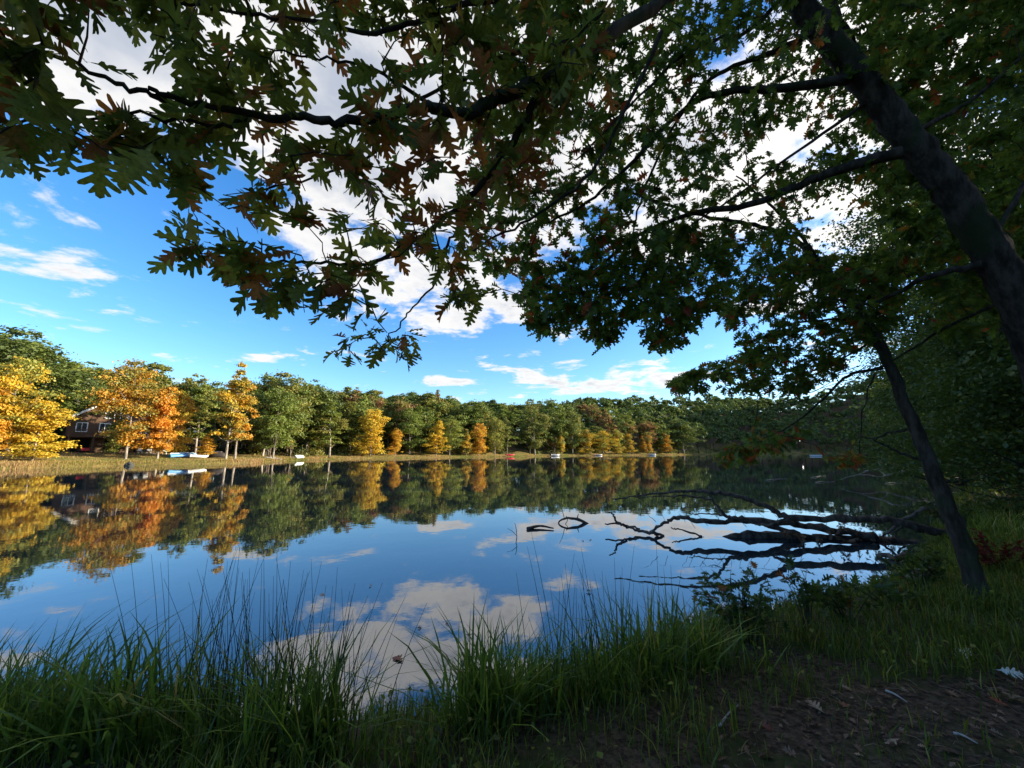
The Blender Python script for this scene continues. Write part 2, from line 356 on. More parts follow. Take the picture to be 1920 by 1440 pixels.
# ------------------------------------------------------------------ far trees
def leaf_cards(Pc, N, size, rng):
    """one bent quad per leaf clump"""
    n = len(Pc); a = nrm(np.cross(N, nrm(rng.normal(size=(n, 3))))); b_ = np.cross(N, a)
    sz = size * rng.uniform(0.6, 1.35, n)[:, None]; sw = sz * rng.uniform(0.55, 0.9, n)[:, None]
    V = np.stack([Pc - a * sz, Pc - b_ * sw + N * sz * 0.15, Pc + a * sz, Pc + b_ * sw + N * sz * 0.15], 1).reshape(-1, 3)
    return V, np.arange(4 * n).reshape(-1, 4)
def profile(kind, t):
    if kind == 'round': return np.sqrt(np.clip(1 - ((t - 0.52) / 0.5) ** 2, 0, 1))
    if kind == 'cone': return np.clip(1.04 - t, 0, 1) ** 0.62 * np.clip(t * 7 + 0.25, 0, 1)
    if kind == 'bushy': return np.sqrt(np.clip(1 - ((t - 0.40) / 0.62) ** 2, 0, 1)) * (0.8 + 0.2 * np.sin(t * 9 + 1))
    if kind == 'tall': return (0.55 + 0.4 * np.sin(t * 3.0 + 0.5)) * np.clip((1.02 - t) * 3.2, 0, 1)
    return np.clip((t + 0.12) * 1.6, 0, 1) * np.sqrt(np.clip(1 - ((t - 0.45) / 0.56) ** 2, 0, 1))       # forest
def make_tree(seed, kind, H=15.0, Wd=8.0, base=0.2, ncl=70, nleaf=9000, size=0.2, clump=1.0, trunk_mat='bark_far', leaf_mat='far_leaf', tr=0.16, sparse=0.0):
    rng = np.random.default_rng(seed)
    lean = rng.normal(size=2) * 0.02 * H
    zt = np.linspace(0, 1, 9); wig = np.cumsum(rng.normal(size=(9, 2)) * 0.12, 0) * (H / 15)
    path = np.column_stack([lean[0] * zt + wig[:, 0] * zt, lean[1] * zt + wig[:, 1] * zt, zt * H * 0.93 - 0.4])
    def tp(z): return np.array([np.interp(z, path[:, 2], path[:, 0]), np.interp(z, path[:, 2], path[:, 1]), z])
    acc = Acc(); V, Q, T = tube(catmull(path, 2), tr * (H / 15) * (1.25 - np.linspace(0, 1, 17) ** 0.8 * 1.15), 8, 0.05, rng); acc.add(V, Q, T)
    t = rng.uniform(0, 1, ncl * 3) ** 0.9; r = profile(kind, t); keep = rng.uniform(0, 1, ncl * 3) < (0.15 + r); t = t[keep][:ncl]; r = r[keep][:ncl]
    ang = rng.uniform(0, 2 * np.pi, len(t)) ; ang += 2.4 * np.arange(len(t))
    rad = r * Wd / 2 * (0.35 + 0.65 * np.sqrt(rng.uniform(0, 1, len(t)))) - 0.2
    ph = rng.uniform(0, 6.28, 3); rad = rad * np.clip(0.80 + 0.34 * np.sin(3 * ang + ph[0] + 5 * t) + 0.24 * np.sin(5 * ang - 8 * t + ph[1]), 0.3, 1.25)
    zc = H * (base + (1 - base) * t) * 0.965
    cx = np.array([tp(z) for z in zc]); ctr = np.column_stack([cx[:, 0] + np.cos(ang) * rad, cx[:, 1] + np.sin(ang) * rad, zc])
    cr = clump * rng.uniform(0.42, 1.4, len(t)) * (0.7 + 0.5 * r)
    for j in range(0, len(t), 3):
        z0 = max(H * base * 0.75, zc[j] - rad[j] * rng.uniform(0.35, 0.9)); a0 = tp(z0); mid = (a0 + ctr[j]) / 2 + np.array([0, 0, -0.12 * rad[j]])
        V, Q, T = tube(catmull([a0, mid, ctr[j]], 3), np.linspace(0.055, 0.012, 7) * H / 15 * (0.6 + tr * 3), 4, 0, rng, False); acc.add(V, Q, T)
    tm = acc.mesh('trunk', M[trunk_mat], True)
    wts = cr ** 2; wts /= wts.sum(); ci = rng.choice(len(t), nleaf, p=wts)
    d = nrm(rng.normal(size=(nleaf, 3))); d[:, 2] = np.where(d[:, 2] < -0.25, -d[:, 2] * 0.6, d[:, 2])
    rr_ = cr[ci] * rng.uniform(0.15, 1, nleaf) ** 0.45 * (1 + 0.22 * rng.normal(size=nleaf))
    rr_ = rr_ * np.where(rng.uniform(0, 1, nleaf) < 0.07, 1.45, 1.0)
    pc = ctr[ci] + d * rr_[:, None] * np.array([1.05, 1.05, 0.82])
    N = nrm(d * 0.7 + np.array([0, 0, 0.45]) + rng.normal(size=(nleaf, 3)) * 0.55)
    V, Q = leaf_cards(pc, N, size, rng)
    tone = rng.uniform(0.15, 0.85, len(t))
    at_ = np.clip(tone[ci] * 0.5 + rng.uniform(0, 1, nleaf) * 0.5, 0, 1)
    cm = mesh_np('crown', V, [Q], M[leaf_mat], at_)
    return tm, cm, H, Wd
VAR = {}
VAR['round'] = [make_tree(11 + k, 'round', 15, 9, 0.10, 85, 11000, 0.17, 1.15) for k in range(3)]
VAR['cone'] = [make_tree(21 + k, 'cone', 12, 6.5, 0.07, 95, 9500, 0.15, 0.75) for k in range(3)]
VAR['bushy'] = [make_tree(71 + k, 'bushy', 12, 7, 0.05, 105, 10000, 0.15, 0.85) for k in range(3)]
VAR['tall'] = [make_tree(31 + k, 'tall', 18, 7, 0.20, 62, 9000, 0.17, 0.85) for k in range(4)]
VAR['forest'] = [make_tree(41 + k, ('forest', 'round', 'tall', 'forest', 'bushy')[k % 5], 17, 9, 0.14, 85, 8000, 0.23, (1.2, 1.0, 1.1)[k % 3], 'bark_brown') for k in range(7)]
VAR['thin'] = [make_tree(51 + k, 'tall', 14, 5, 0.42, 12, 900, 0.16, 0.6, 'bark_far') for k in range(2)]
def place_tree(kind, v, xy, H, Wd, ca_, cb_, label, group=None, name='tree', rz=None, rng=random, bark_mat=None, lean=0.0):
    tm, cm, H0, W0 = VAR[kind][v % len(VAR[kind])]
    e = thing(name, label, 'tree', (xy[0], xy[1], gz(*xy)), rng.uniform(0, 6.28) if rz is None else rz, group)
    e.scale = (Wd / W0, Wd / W0, H / H0); e.rotation_euler[0] = rng.gauss(0, 0.02); e.rotation_euler[1] = lean
    link('trunk', tm, e)
    c = link('crown', cm, e); c.color = tuple(ca_) + (1,); c['tint_b'] = [float(x) for x in cb_]
    return e
def exit_xy(px, s):
    """the point s metres inland of the far waterline seen in column px"""
    r = ray(px, 852); d = r[:2] / np.linalg.norm(r[:2]); tt = np.arange(20, 420, 0.5); ss = lake_sd(tt[:, None] * d)
    inside = np.where(ss < 0)[0]; t0 = tt[inside[-1]]
    return d * (t0 + s)
def height_for(xy, py):
    kk = (720 - py) / FPX; return CAMH + xy[1] * (math.sin(PITCH) + kk * math.cos(PITCH)) / (math.cos(PITCH) - kk * math.sin(PITCH)) - gz(*xy)
ORANGE = (0.58, 0.29, 0.02); DEEP = (0.70, 0.27, 0.015); YEL = (0.58, 0.42, 0.03); GOLD = (0.62, 0.39, 0.02); OLIVE = (0.22, 0.20, 0.03)
GRN = (0.125, 0.165, 0.02); GRN2 = (0.18, 0.225, 0.025); DKG = (0.075, 0.105, 0.018); RUST = (0.30, 0.14, 0.05); YG = (0.30, 0.30, 0.04)
front = [  # px of the trunk foot, metres inland, px row of the top, crown width in px, kind, colours, label
    (62, 6, 745, 92, 'bushy', YEL, GOLD, 'bushy golden-yellow tree low on the lawn left of the house'),
    (4, 8, 668, 105, 'round', YG, GOLD, 'yellow-green tree with orange patches at the left picture edge'),
    (-40, 6, 700, 90, 'cone', GOLD, ORANGE, 'orange-gold tree cut off by the left picture edge'),
    (12, 22, 618, 190, 'round', GRN, DKG, 'tallest dark green tree, behind the yellow ones at far left'),
    (128, 26, 704, 84, 'round', DKG, GRN, 'dark green tree just left of the gabled house'),
    (92, 34, 690, 110, 'round', GRN, DKG, 'green tree rising between the tall dark tree and the house'),
    (237, 6, 673, 104, 'round', ORANGE, OLIVE, 'big orange and olive tree on a pale leaning trunk before the house'),
    (296, 6, 716, 72, 'cone', DEEP, ORANGE, 'brightest orange tree, right of the pale leaning trunk'),
    (214, 15, 788, 40, 'bushy', GRN2, OLIVE, 'small green tree in front of the house, left of the pale leaning trunk'),
    (327, 10, 728, 52, 'bushy', ORANGE, YEL, 'narrow orange-yellow tree close behind the brightest orange one'),
    (366, 15, 700, 62, 'tall', GRN2, OLIVE, 'green and olive tree behind the overturned blue boats'),
    (345, 30, 700, 80, 'forest', DKG, OLIVE, 'dull green tree behind the dark cabin'),
    (424, 5, 678, 66, 'tall', OLIVE, GOLD, 'tall thin olive-gold tree on the shore by the dark boat'),
    (441, 6, 690, 60, 'tall', OLIVE, ORANGE, 'thin olive tree leaning beside the tall olive-gold one'),
    (384, 7, 812, 34, 'cone', ORANGE, GOLD, 'small orange sapling between the blue boats and the dark boat'),
    (398, 25, 715, 70, 'round', DKG, GRN, 'dark green tree behind the small orange sapling'),
    (513, 6, 727, 78, 'round', GRN2, GRN, 'bright green round tree above the stone steps'),
    (492, 20, 690, 100, 'round', OLIVE, GRN, 'tall grey-green tree behind the round green one'),
    (545, 14, 705, 80, 'forest', OLIVE, GRN, 'olive forest tree behind the white overturned boat'),
    (574, 14, 716, 56, 'tall', RUST, OLIVE, 'rust-brown tree on a bare upright trunk'),
    (618, 3, 752, 64, 'tall', GRN2, OLIVE, 'loose green tree with a leafy skirt on the waterline'),
    (598, 16, 742, 60, 'forest', DKG, GRN, 'dark green tree between the rust tree and the loose green one'),
    (660, 20, 722, 66, 'tall', RUST, OLIVE, 'rust-topped tree behind the large golden tree'),
    (640, 24, 722, 80, 'forest', GRN, OLIVE, 'green tree behind the loose green waterline tree'),
    (694, 3, 764, 62, 'bushy', GOLD, YEL, 'large golden tree on the waterline at the foot of the hill'),
    (672, 5, 812, 30, 'cone', OLIVE, GOLD, 'small olive-gold tree tucked left of the large golden one'),
    (741, 4, 803, 30, 'bushy', GOLD, ORANGE, 'small golden tree right of the large golden one'),
    (768, 7, 764, 58, 'round', GRN2, GRN, 'green round tree behind the small golden tree'),
    (727, 14, 748, 64, 'forest', GRN, OLIVE, 'green forest tree behind the large golden one'),
    (800, 13, 736, 70, 'forest', OLIVE, GRN, 'tall olive tree behind the golden cone tree'),
    (817, 3, 787, 46, 'cone', GOLD, YEL, 'slim golden cone-shaped tree standing alone on the waterline'),
    (843, 5, 785, 46, 'round', GRN2, YG, 'small green tree right of the slim golden cone'),
    (874, 4, 803, 26, 'cone', GOLD, OLIVE, 'smaller golden tree of the pair left of the dead trunk'),
    (897, 4, 791, 38, 'bushy', GOLD, ORANGE, 'larger orange-gold tree of the pair left of the dead trunk'),
    (928, 5, 783, 42, 'round', YG, OLIVE, 'yellow-green tree just left of the bare dead trunk'),
    (880, 12, 748, 60, 'forest', GRN2, GRN, 'light green tree rising behind the golden pair'),
    (1003, 5, 762, 52, 'round', OLIVE, GRN, 'olive tree right of the bare clearing'),
    (1040, 8, 748, 56, 'round', GRN, GRN2, 'green tree above the grey moored boat'),
    (1053, 2.5, 804, 17, 'cone', GOLD, YG, 'thin golden sapling by the grey moored boat'),
    (1074, 5, 764, 44, 'round', GRN, OLIVE, 'green tree between the thin golden sapling and the golden row'),
    (1099, 3, 805, 32, 'bushy', GOLD, OLIVE, 'first golden tree of the waterline row right of the green trees'),
    (1132, 3, 807, 44, 'round', GOLD, YG, 'widest golden tree of the far waterline row'),
    (1158, 4, 804, 26, 'bushy', GOLD, YG, 'golden tree right beside the widest one of the row'),
    (1181, 3, 811, 26, 'cone', GOLD, OLIVE, 'golden-olive tree near the right end of the golden row'),
    (1206, 4, 816, 18, 'cone', OLIVE, ORANGE, 'dull brown-gold sapling right of the golden row'),
    (1216, 3, 813, 20, 'bushy', ORANGE, OLIVE, 'dull orange sapling right of the brown-gold one'),
    (1250, 3, 809, 32, 'cone', ORANGE, OLIVE, 'lone orange-gold tree on a pale trunk at the far shore'),
    (1283, 6, 784, 60, 'round', DKG, GRN, 'broad dark green tree right of the lone orange-gold one'),
]
OCC = []
for j, (px, s, top, wpx, kind, a_, b_, lab) in enumerate(front):
    xy = exit_xy(px, s); H = height_for(xy, top); Wd = wpx / FPX * xy[1] * 1.04
    nm = {'cone': 'young_maple', 'bushy': 'young_maple', 'round': 'broadleaf_tree', 'tall': 'slender_tree', 'forest': 'broadleaf_tree'}[kind]
    place_tree(kind, j, xy, H, Wd, a_, b_, lab, 'trees along the far shore', nm, lean=0.05 if px == 237 else 0.0); OCC.append(xy)
xy = exit_xy(951, 2); place_tree('thin', 0, xy, height_for(xy, 792), 3.2, YG, OLIVE, 'nearly bare dead trunk with one leafy tuft by the red kayak', None, 'dead_tree')
xy = exit_xy(545, 3); place_tree('thin', 1, xy, height_for(xy, 815), 2.0, OLIVE, GOLD, 'thin pale trunk with few leaves beside the white overturned boat', None, 'slender_tree')
# the wooded hillside
cand = []
for a_ in np.arange(-1.02, 0.90, 0.0115):
    d = np.array([math.sin(a_), math.cos(a_)]); tt = np.arange(20, 520, 0.8); ss = lake_sd(tt[:, None] * d); ins_ = np.where(ss < 0)[0]
    if not len(ins_): continue
    t0 = tt[ins_[-1]]
    for s in np.arange(13 if a_ > -0.55 else 30, 120, 2.0): cand.append(d * (t0 + s) + RNG.normal(size=2) * 1.2)
RNG.shuffle(cand); chosen = []; grid = {}
for c in cand:
    r = 5.0 + 0.005 * np.linalg.norm(c); g = (int(c[0] // 10), int(c[1] // 10)); ok = True
    for ix in (-1, 0, 1):
        for iy in (-1, 0, 1):
            for q in grid.get((g[0] + ix, g[1] + iy), ()):
                if (q[0] - c[0]) ** 2 + (q[1] - c[1]) ** 2 < r * r: ok = False
    if ok and abs(math.atan2(c[0], c[1]) - math.atan2(*exit_xy(970, 8))) < 0.025 and lake_sd([c])[0] < 26: ok = False       # the bare clearing
    if ok and -0.9 < math.atan2(c[0], c[1]) < -0.62 and lake_sd([c])[0] < 38: ok = False                                # the lawn round the house
    if ok: grid.setdefault(g, []).append(c); chosen.append(c)
chosen = np.array(chosen); dist = np.linalg.norm(chosen, axis=1) + 1.4 * lake_sd(chosen); chosen = chosen[np.argsort(dist)]
NIND = 235
def hill_col(c):
    u = random.random(); az = math.atan2(c[0], c[1])
    if u < 0.08 and az < 0.35: return RUST, OLIVE
    if u < 0.2: return OLIVE, GRN
    if u < 0.28: return YG, GRN
    return ((GRN, DKG), (GRN2, GRN), (DKG, GRN), (GRN, OLIVE))[random.randrange(4)]
for j, c in enumerate(chosen[:NIND]):
    az = math.atan2(c[0], c[1]); a_, b_ = hill_col(c)
    pxc = float(project([[c[0], c[1], 8.0]])[0][0]); si = float(lake_sd([c])[0])
    sec = min(((20, 'the golden trees at the left edge'), (140, 'the left side of the house'), (215, 'the gabled house'), (300, 'the brightest orange tree'), (350, 'the blue boats'), (425, 'the tall olive-gold tree'), (513, 'the stone steps'), (575, 'the rust-brown tree'), (620, 'the loose green waterline tree'), (694, 'the large golden tree'), (770, 'the small golden tree'), (818, 'the slim golden cone'), (890, 'the golden pair'), (955, 'the red kayak'), (1040, 'the grey moored boat'), (1100, 'the first golden tree of the row'), (1140, 'the widest golden tree of the row'), (1185, 'the end of the golden row'), (1250, 'the lone orange-gold far tree'), (1330, 'the broad dark far tree'), (1450, 'the left end of the dark far shore'), (1530, 'the floating pale boat'), (1650, 'the right end of the far shore')), key=lambda q: abs(q[0] - pxc))[1]
    row = 'at the wood edge behind' if si < 24 else 'midway up the wood behind' if si < 45 else 'high in the wood behind'
    tone = 'rust-tinged' if a_ is RUST else 'olive' if a_ is OLIVE else 'yellow-green' if a_ is YG else 'dark green' if a_ is DKG else 'light green' if a_ is GRN2 else 'green'
    lab = f'{tone} tree {row} {sec}'
    place_tree('forest', j, c, random.uniform(11.5, 19.5), random.uniform(8.0, 12.5), a_, b_, lab, f'trees {row} {sec}', 'forest_tree')
rest = chosen[NIND:]
ridge = np.array([(x + RNG.normal() * 1.8, y + RNG.normal() * 1.8) for x in np.arange(190, 470, 8.5) for y in np.arange(130, 430, 8.5)])
ridge = ridge[(lake_sd(ridge) > 20) & (np.arctan2(ridge[:, 0], ridge[:, 1]) < 1.0)]
ridge = np.array([q for q in ridge if np.min(np.sum((rest - q) ** 2, 1)) > 36])
n_rest = len(rest); rest = np.vstack([rest, ridge])
acc = Acc(); tra = Acc(); rng = np.random.default_rng(5)
rz_ = ground_z(rest)
for q, (c, z0) in enumerate(zip(rest, rz_)):
    nl = 320 if q < n_rest else 150; H = rng.uniform(11, 19); Rw = rng.uniform(3.6, 6.4); nc = 22
    cc = nrm(rng.normal(size=(nc, 3))); cc[:, 2] = np.abs(cc[:, 2]) * 1.1 - 0.35; cc = cc * np.array([Rw * 0.75, Rw * 0.75, H * 0.30]) + np.array([c[0], c[1], z0 + H * 0.62])
    ci = rng.integers(0, nc, nl); d = nrm(rng.normal(size=(nl, 3))); d[:, 2] = np.abs(d[:, 2]) - 0.2
    pc = cc[ci] + d * (1.55 * rng.uniform(0.3, 1.3, nl))[:, None]
    V, Qd = leaf_cards(pc, nrm(d + np.array([0, 0, 0.5]) + rng.normal(size=(nl, 3)) * 0.4), 0.74 if q < n_rest else 1.05, rng)
    acc.add(V, Qd, qa=np.clip(rng.uniform(0.1, 0.9) + rng.normal(size=nl) * 0.15, 0, 1))
    V, Qd, Td = tube(np.array([[c[0], c[1], z0 - 0.5], [c[0], c[1], z0 + H * 0.7]]), [0.2, 0.1], 5); tra.add(V, Qd, Td)
wood = thing('distant_wood', 'unbroken green wood covering the far ridge', 'woodland'); wood['kind'] = 'stuff'
c = link('crown', acc.mesh('crown', M['far_leaf']), wood, 'stuff'); c.color = GRN + (1,); c['tint_b'] = list(DKG)
link('trunk', tra.mesh('trunk', M['bark_brown'], True), wood, 'stuff')

# reeds and dry grass along the far waterline
def blades(Pb, L, Wd, lean, az, bendv, rng, at_):
    n = len(Pb); hx = np.stack([np.cos(az), np.sin(az), 0 * az], -1); sx_ = np.stack([-np.sin(az), np.cos(az), 0 * az], -1)
    tw = rng.normal(size=n)[:, None] * 0.6; sx_ = nrm(sx_ + hx * tw); V = []
    for s, wv in ((0, 0.8), (0.4, 1.0), (0.75, 0.65), (1.0, 0.0)):
        cen = Pb + hx * (L * (lean * s + bendv * s * s))[:, None] + np.array([0, 0, 1.]) * (L * (s - 0.45 * bendv * s ** 2.5))[:, None]
        if wv: V += [cen - sx_ * (Wd * wv)[:, None], cen + sx_ * (Wd * wv)[:, None]]
        else: V.append(cen)
    V = np.stack(V, 1).reshape(-1, 3); o = np.arange(n)[:, None] * 7
    Q_ = np.concatenate([o + np.array([0, 1, 3, 2]), o + np.array([2, 3, 5, 4])]); T_ = o + np.array([4, 5, 6])
    return V, Q_, T_, np.concatenate([at_, at_]), at_
rng = np.random.default_rng(8)
shore = np.array([G(x, y)[:2] for x, y in edge_px[:20]]); seg = np.linalg.norm(np.diff(shore, axis=0), axis=1); cum = np.concatenate([[0], np.cumsum(seg)])
n = 16000; u = rng.uniform(0, cum[-1] ** 0.6, n) ** (1 / 0.6); ii = np.clip(np.searchsorted(cum, u) - 1, 0, len(seg) - 1); fr = ((u - cum[ii]) / seg[ii])[:, None]
base = shore[ii] * (1 - fr) + shore[ii + 1] * fr; inl = rng.uniform(-0.25, 2.6, n) ** 1.0; rd = nrm(base)
base = base + rd * (inl)[:, None]
pz = ground_z(base); patch = 0.5 + 0.5 * np.sin(u * 0.35) * np.sin(u * 0.13 + 1) + rng.normal(size=n) * 0.18
V, Q_, T_, qa, ta = blades(np.column_stack([base, np.maximum(pz, -0.05) - 0.02]), rng.uniform(0.2, 0.6, n) * (0.6 + 0.6 * np.clip(patch, 0, 1)), np.full(n, 0.022) + u * 0.00006, rng.normal(size=n) * 0.12, rng.uniform(0, 6.28, n), rng.uniform(0, 0.5, n), rng, np.clip(patch, 0, 1))
fr_ = Acc(); fr_.add(V, Q_, T_, qa, ta)
tag(link('shore_reeds', fr_.mesh('shore_reeds', M['reed']), kind='stuff'), 'straw and yellow-green reeds fringing the far waterline', 'reeds')
n = 14000; az = rng.uniform(-1.0, -0.42, n); base = np.array([np.sin(az), np.cos(az)]).T
t0 = np.interp(az, np.linspace(-1.02, -0.4, 60), [np.linalg.norm(exit_xy(960 + FPX * math.tan(a_) * 1.0, 0)) for a_ in np.linspace(-1.02, -0.4, 60)])
base = base * (t0 + rng.uniform(1.5, 26, n))[:, None]; pz = ground_z(base)
V, Q_, T_, qa, ta = blades(np.column_stack([base, pz - 0.02]), rng.uniform(0.06, 0.22, n), np.full(n, 0.026), rng.normal(size=n) * 0.3, rng.uniform(0, 6.28, n), rng.uniform(0, 0.5, n), rng, np.clip(0.6 + rng.normal(size=n) * 0.3, 0, 1))
fr_ = Acc(); fr_.add(V, Q_, T_, qa, ta)
tag(link('lawn_grass', fr_.mesh('lawn_grass', M['reed']), kind='stuff'), 'dry straw-coloured grass on the lawn before the house', 'grass')
# low understory below the wood's edge
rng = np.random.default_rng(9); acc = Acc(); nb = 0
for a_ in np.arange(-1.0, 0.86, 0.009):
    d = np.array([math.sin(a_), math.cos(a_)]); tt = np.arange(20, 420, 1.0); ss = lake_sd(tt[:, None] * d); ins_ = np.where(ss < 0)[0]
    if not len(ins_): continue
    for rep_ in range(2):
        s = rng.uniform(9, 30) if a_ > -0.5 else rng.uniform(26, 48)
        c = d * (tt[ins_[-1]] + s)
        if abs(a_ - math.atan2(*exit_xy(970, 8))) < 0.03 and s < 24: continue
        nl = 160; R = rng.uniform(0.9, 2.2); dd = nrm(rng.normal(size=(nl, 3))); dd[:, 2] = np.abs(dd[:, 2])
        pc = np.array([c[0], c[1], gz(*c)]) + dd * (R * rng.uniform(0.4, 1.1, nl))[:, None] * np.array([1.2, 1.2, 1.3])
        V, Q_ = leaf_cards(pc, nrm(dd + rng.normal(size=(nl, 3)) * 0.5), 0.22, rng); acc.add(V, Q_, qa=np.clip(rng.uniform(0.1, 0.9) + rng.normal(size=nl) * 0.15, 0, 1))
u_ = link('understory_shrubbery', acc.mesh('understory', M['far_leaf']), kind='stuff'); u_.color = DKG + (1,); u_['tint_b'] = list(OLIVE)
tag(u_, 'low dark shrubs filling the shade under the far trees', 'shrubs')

# ------------------------------------------------------------------ right bank and the trees around the camera (they shade the near bank)
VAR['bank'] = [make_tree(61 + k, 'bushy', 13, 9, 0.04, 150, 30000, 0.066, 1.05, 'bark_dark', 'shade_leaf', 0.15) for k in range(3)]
bank = [((13.5, 9.6), 12.0, 8.5, 'dark leafy tree filling the right edge behind the leaning trunk'),
        ((20, 16.5), 14.0, 9.5, 'shaded tree on the right bank behind the nearer dark one'),
        ((31, 27), 14.0, 9.0, 'shaded tree farther along the right bank, above the grey log'),
        ((44, 39), 15.0, 10.0, 'farther dark tree where the right bank runs toward the hill'),
        ((60, 54), 16.0, 11.0, 'farthest dark tree of the right bank, beside the pale far lawn'),
        ((25, 17), 15.0, 10.0, 'tall dark tree set back from the right bank'),
        ((15.5, 12.2), 7.0, 6.5, 'low leafy dark tree over the right bank grass'),
        ((21, 18.6), 8.0, 7.0, 'low dark tree right of the grey log'),
        ((17.5, 12.2), 9.0, 7.5, 'dark thicket tree at the right picture edge'),
        ((26, 21), 9.0, 8.0, 'dark thicket tree behind the grey log'),
        ((38, 31), 10.0, 9.0, 'dark thicket tree far down the right bank'),
        ((11.5, 5.0), 13.0, 8.0, 'dark tree just outside the right picture edge'),
        ((18, 8), 15.0, 9.5, 'second dark tree outside the right picture edge')]
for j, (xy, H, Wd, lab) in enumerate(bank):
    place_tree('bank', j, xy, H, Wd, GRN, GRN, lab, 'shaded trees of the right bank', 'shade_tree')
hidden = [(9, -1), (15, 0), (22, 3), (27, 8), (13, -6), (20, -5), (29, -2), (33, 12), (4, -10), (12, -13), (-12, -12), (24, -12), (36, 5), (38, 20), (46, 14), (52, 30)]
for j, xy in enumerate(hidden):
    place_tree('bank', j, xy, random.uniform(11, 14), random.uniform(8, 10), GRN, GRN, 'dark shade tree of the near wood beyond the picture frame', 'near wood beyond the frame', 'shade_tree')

# ------------------------------------------------------------------ leaf shapes
WO = [(0, .012), (.14, .022), (.20, .08), (.26, .14), (.30, .15), (.325, .13), (.315, .085), (.33, .05), (.40, .12), (.50, .24), (.55, .275), (.59, .255), (.58, .19), (.53, .10), (.54, .06), (.61, .12), (.73, .235), (.785, .265), (.82, .24), (.80, .17), (.735, .09), (.745, .06), (.80, .085), (.89, .135), (.93, .13), (.935, .09), (.89, .055), (.95, .05), (1.0, .0)]
RL = [(0, .012), (.16, .04), (.22, .20), (.30, .07), (.40, .32), (.52, .09), (.64, .28), (.74, .07), (.85, .15), (1.0, .0)]
RO = [(0, .012), (.10, .02), (.19, .17), (.155, .20), (.26, .16), (.29, .055), (.37, .25), (.36, .335), (.47, .24), (.50, .07), (.60, .22), (.63, .29), (.70, .18), (.70, .06), (.80, .12), (.84, .17), (.87, .08), (1.0, .0)]
def leaf_template(out, seed, curl, fold, wav, stalk=True):
    """flat outline folded along the midrib, triangulated; length 1 along x; returns V, T"""
    rng = np.random.default_rng(seed); bm = bmesh.new(); mids = [(x, 0.0) for x in (0.75, 0.5, 0.25)]
    ws = rng.uniform(0.95, 1.2); mx = (0.0, 0.25, 0.5, 0.75) if stalk else (0.0, 0.5); mv = [bm.verts.new((x, 0, 0)) for x in mx]; tip = bm.verts.new((1.0, 0, 0))
    for sgn in (1, -1):
        k = rng.uniform(0.88, 1.12); js = rng.normal(size=(len(out), 2)) * 0.006
        ed = [bm.verts.new((x + js[i_][0], sgn * (y * ws * k + abs(js[i_][1])), 0)) for i_, (x, y) in enumerate(out[:-1])]
        lp = [mv[0]] + ed + [tip] + mv[:0:-1]
        bm.faces.new(lp if sgn < 0 else lp[::-1])
    bm.normal_update(); bmesh.ops.triangulate(bm, faces=bm.faces[:])
    st = stalk and [bm.verts.new(p) for p in ((-0.16, -0.006, 0), (-0.16, 0.006, 0), (0.02, 0.006, 0.001), (0.02, -0.006, 0.001))]
    if stalk: bm.faces.new(st[:3]); bm.faces.new([st[0], st[2], st[3]])
    bm.verts.index_update(); V = np.array([v.co[:] for v in bm.verts]); T = np.array([[v.index for v in f.verts] for f in bm.faces]); bm.free()
    x, y = V[:, 0].copy(), V[:, 1].copy()
    V[:, 2] += -curl * x * x + fold * np.abs(y) + wav * np.sin(x * 7 + seed) * y
    return V, T
WOT = [leaf_template(WO, 100 + k, c_, f_, w_) for k, (c_, f_, w_) in enumerate(((.10, .15, .1), (.25, -.1, .2), (-.05, .3, .15), (.35, .35, .3), (.15, .0, .25), (.3, .6, .2)))]
ROT = [leaf_template(RO, 200 + k, c_, f_, w_) for k, (c_, f_, w_) in enumerate(((.10, .15, .1), (.25, -.1, .2), (.3, .3, .2), (.15, .5, .2)))]
RLT = [leaf_template(RL, 300 + k, c_, f_, w_, False) for k, (c_, f_, w_) in enumerate(((.10, .15, .1), (.25, -.1, .2), (.3, .4, .2)))]
RND_LEVELS = [0.05, 0.22, 0.38, 0.55, 0.68, 0.8, 0.95]
_lm = {}
def leaf_mesh(tset, ti, mat, lv):
    key = (id(tset), ti, mat, lv)
    if key not in _lm:
        V, T = tset[ti]; _lm[key] = mesh_np('leaf', V, [T], M[mat], np.full(len(T), lv))
    return _lm[key]
def frames(d, nh):
    x = nrm(d); z = nrm(nh - x * np.sum(nh * x, -1, keepdims=True)); y = np.cross(z, x); return np.stack([x, y, z], -1)
def merge_leaves(acc, tset, ti, pos, R, size, at_):
    for k in range(len(tset)):
        m_ = ti == k
        if not m_.any(): continue
        V, T = tset[k]; n = m_.sum()
        VV = np.einsum('nij,vj->nvi', R[m_], V) * size[m_][:, None, None] + pos[m_][:, None]
        TT = T[None] + (np.arange(n) * len(V))[:, None, None]
        acc.add(VV.reshape(-1, 3), None, TT.reshape(-1, 3), None, np.repeat(at_[m_], len(T)))

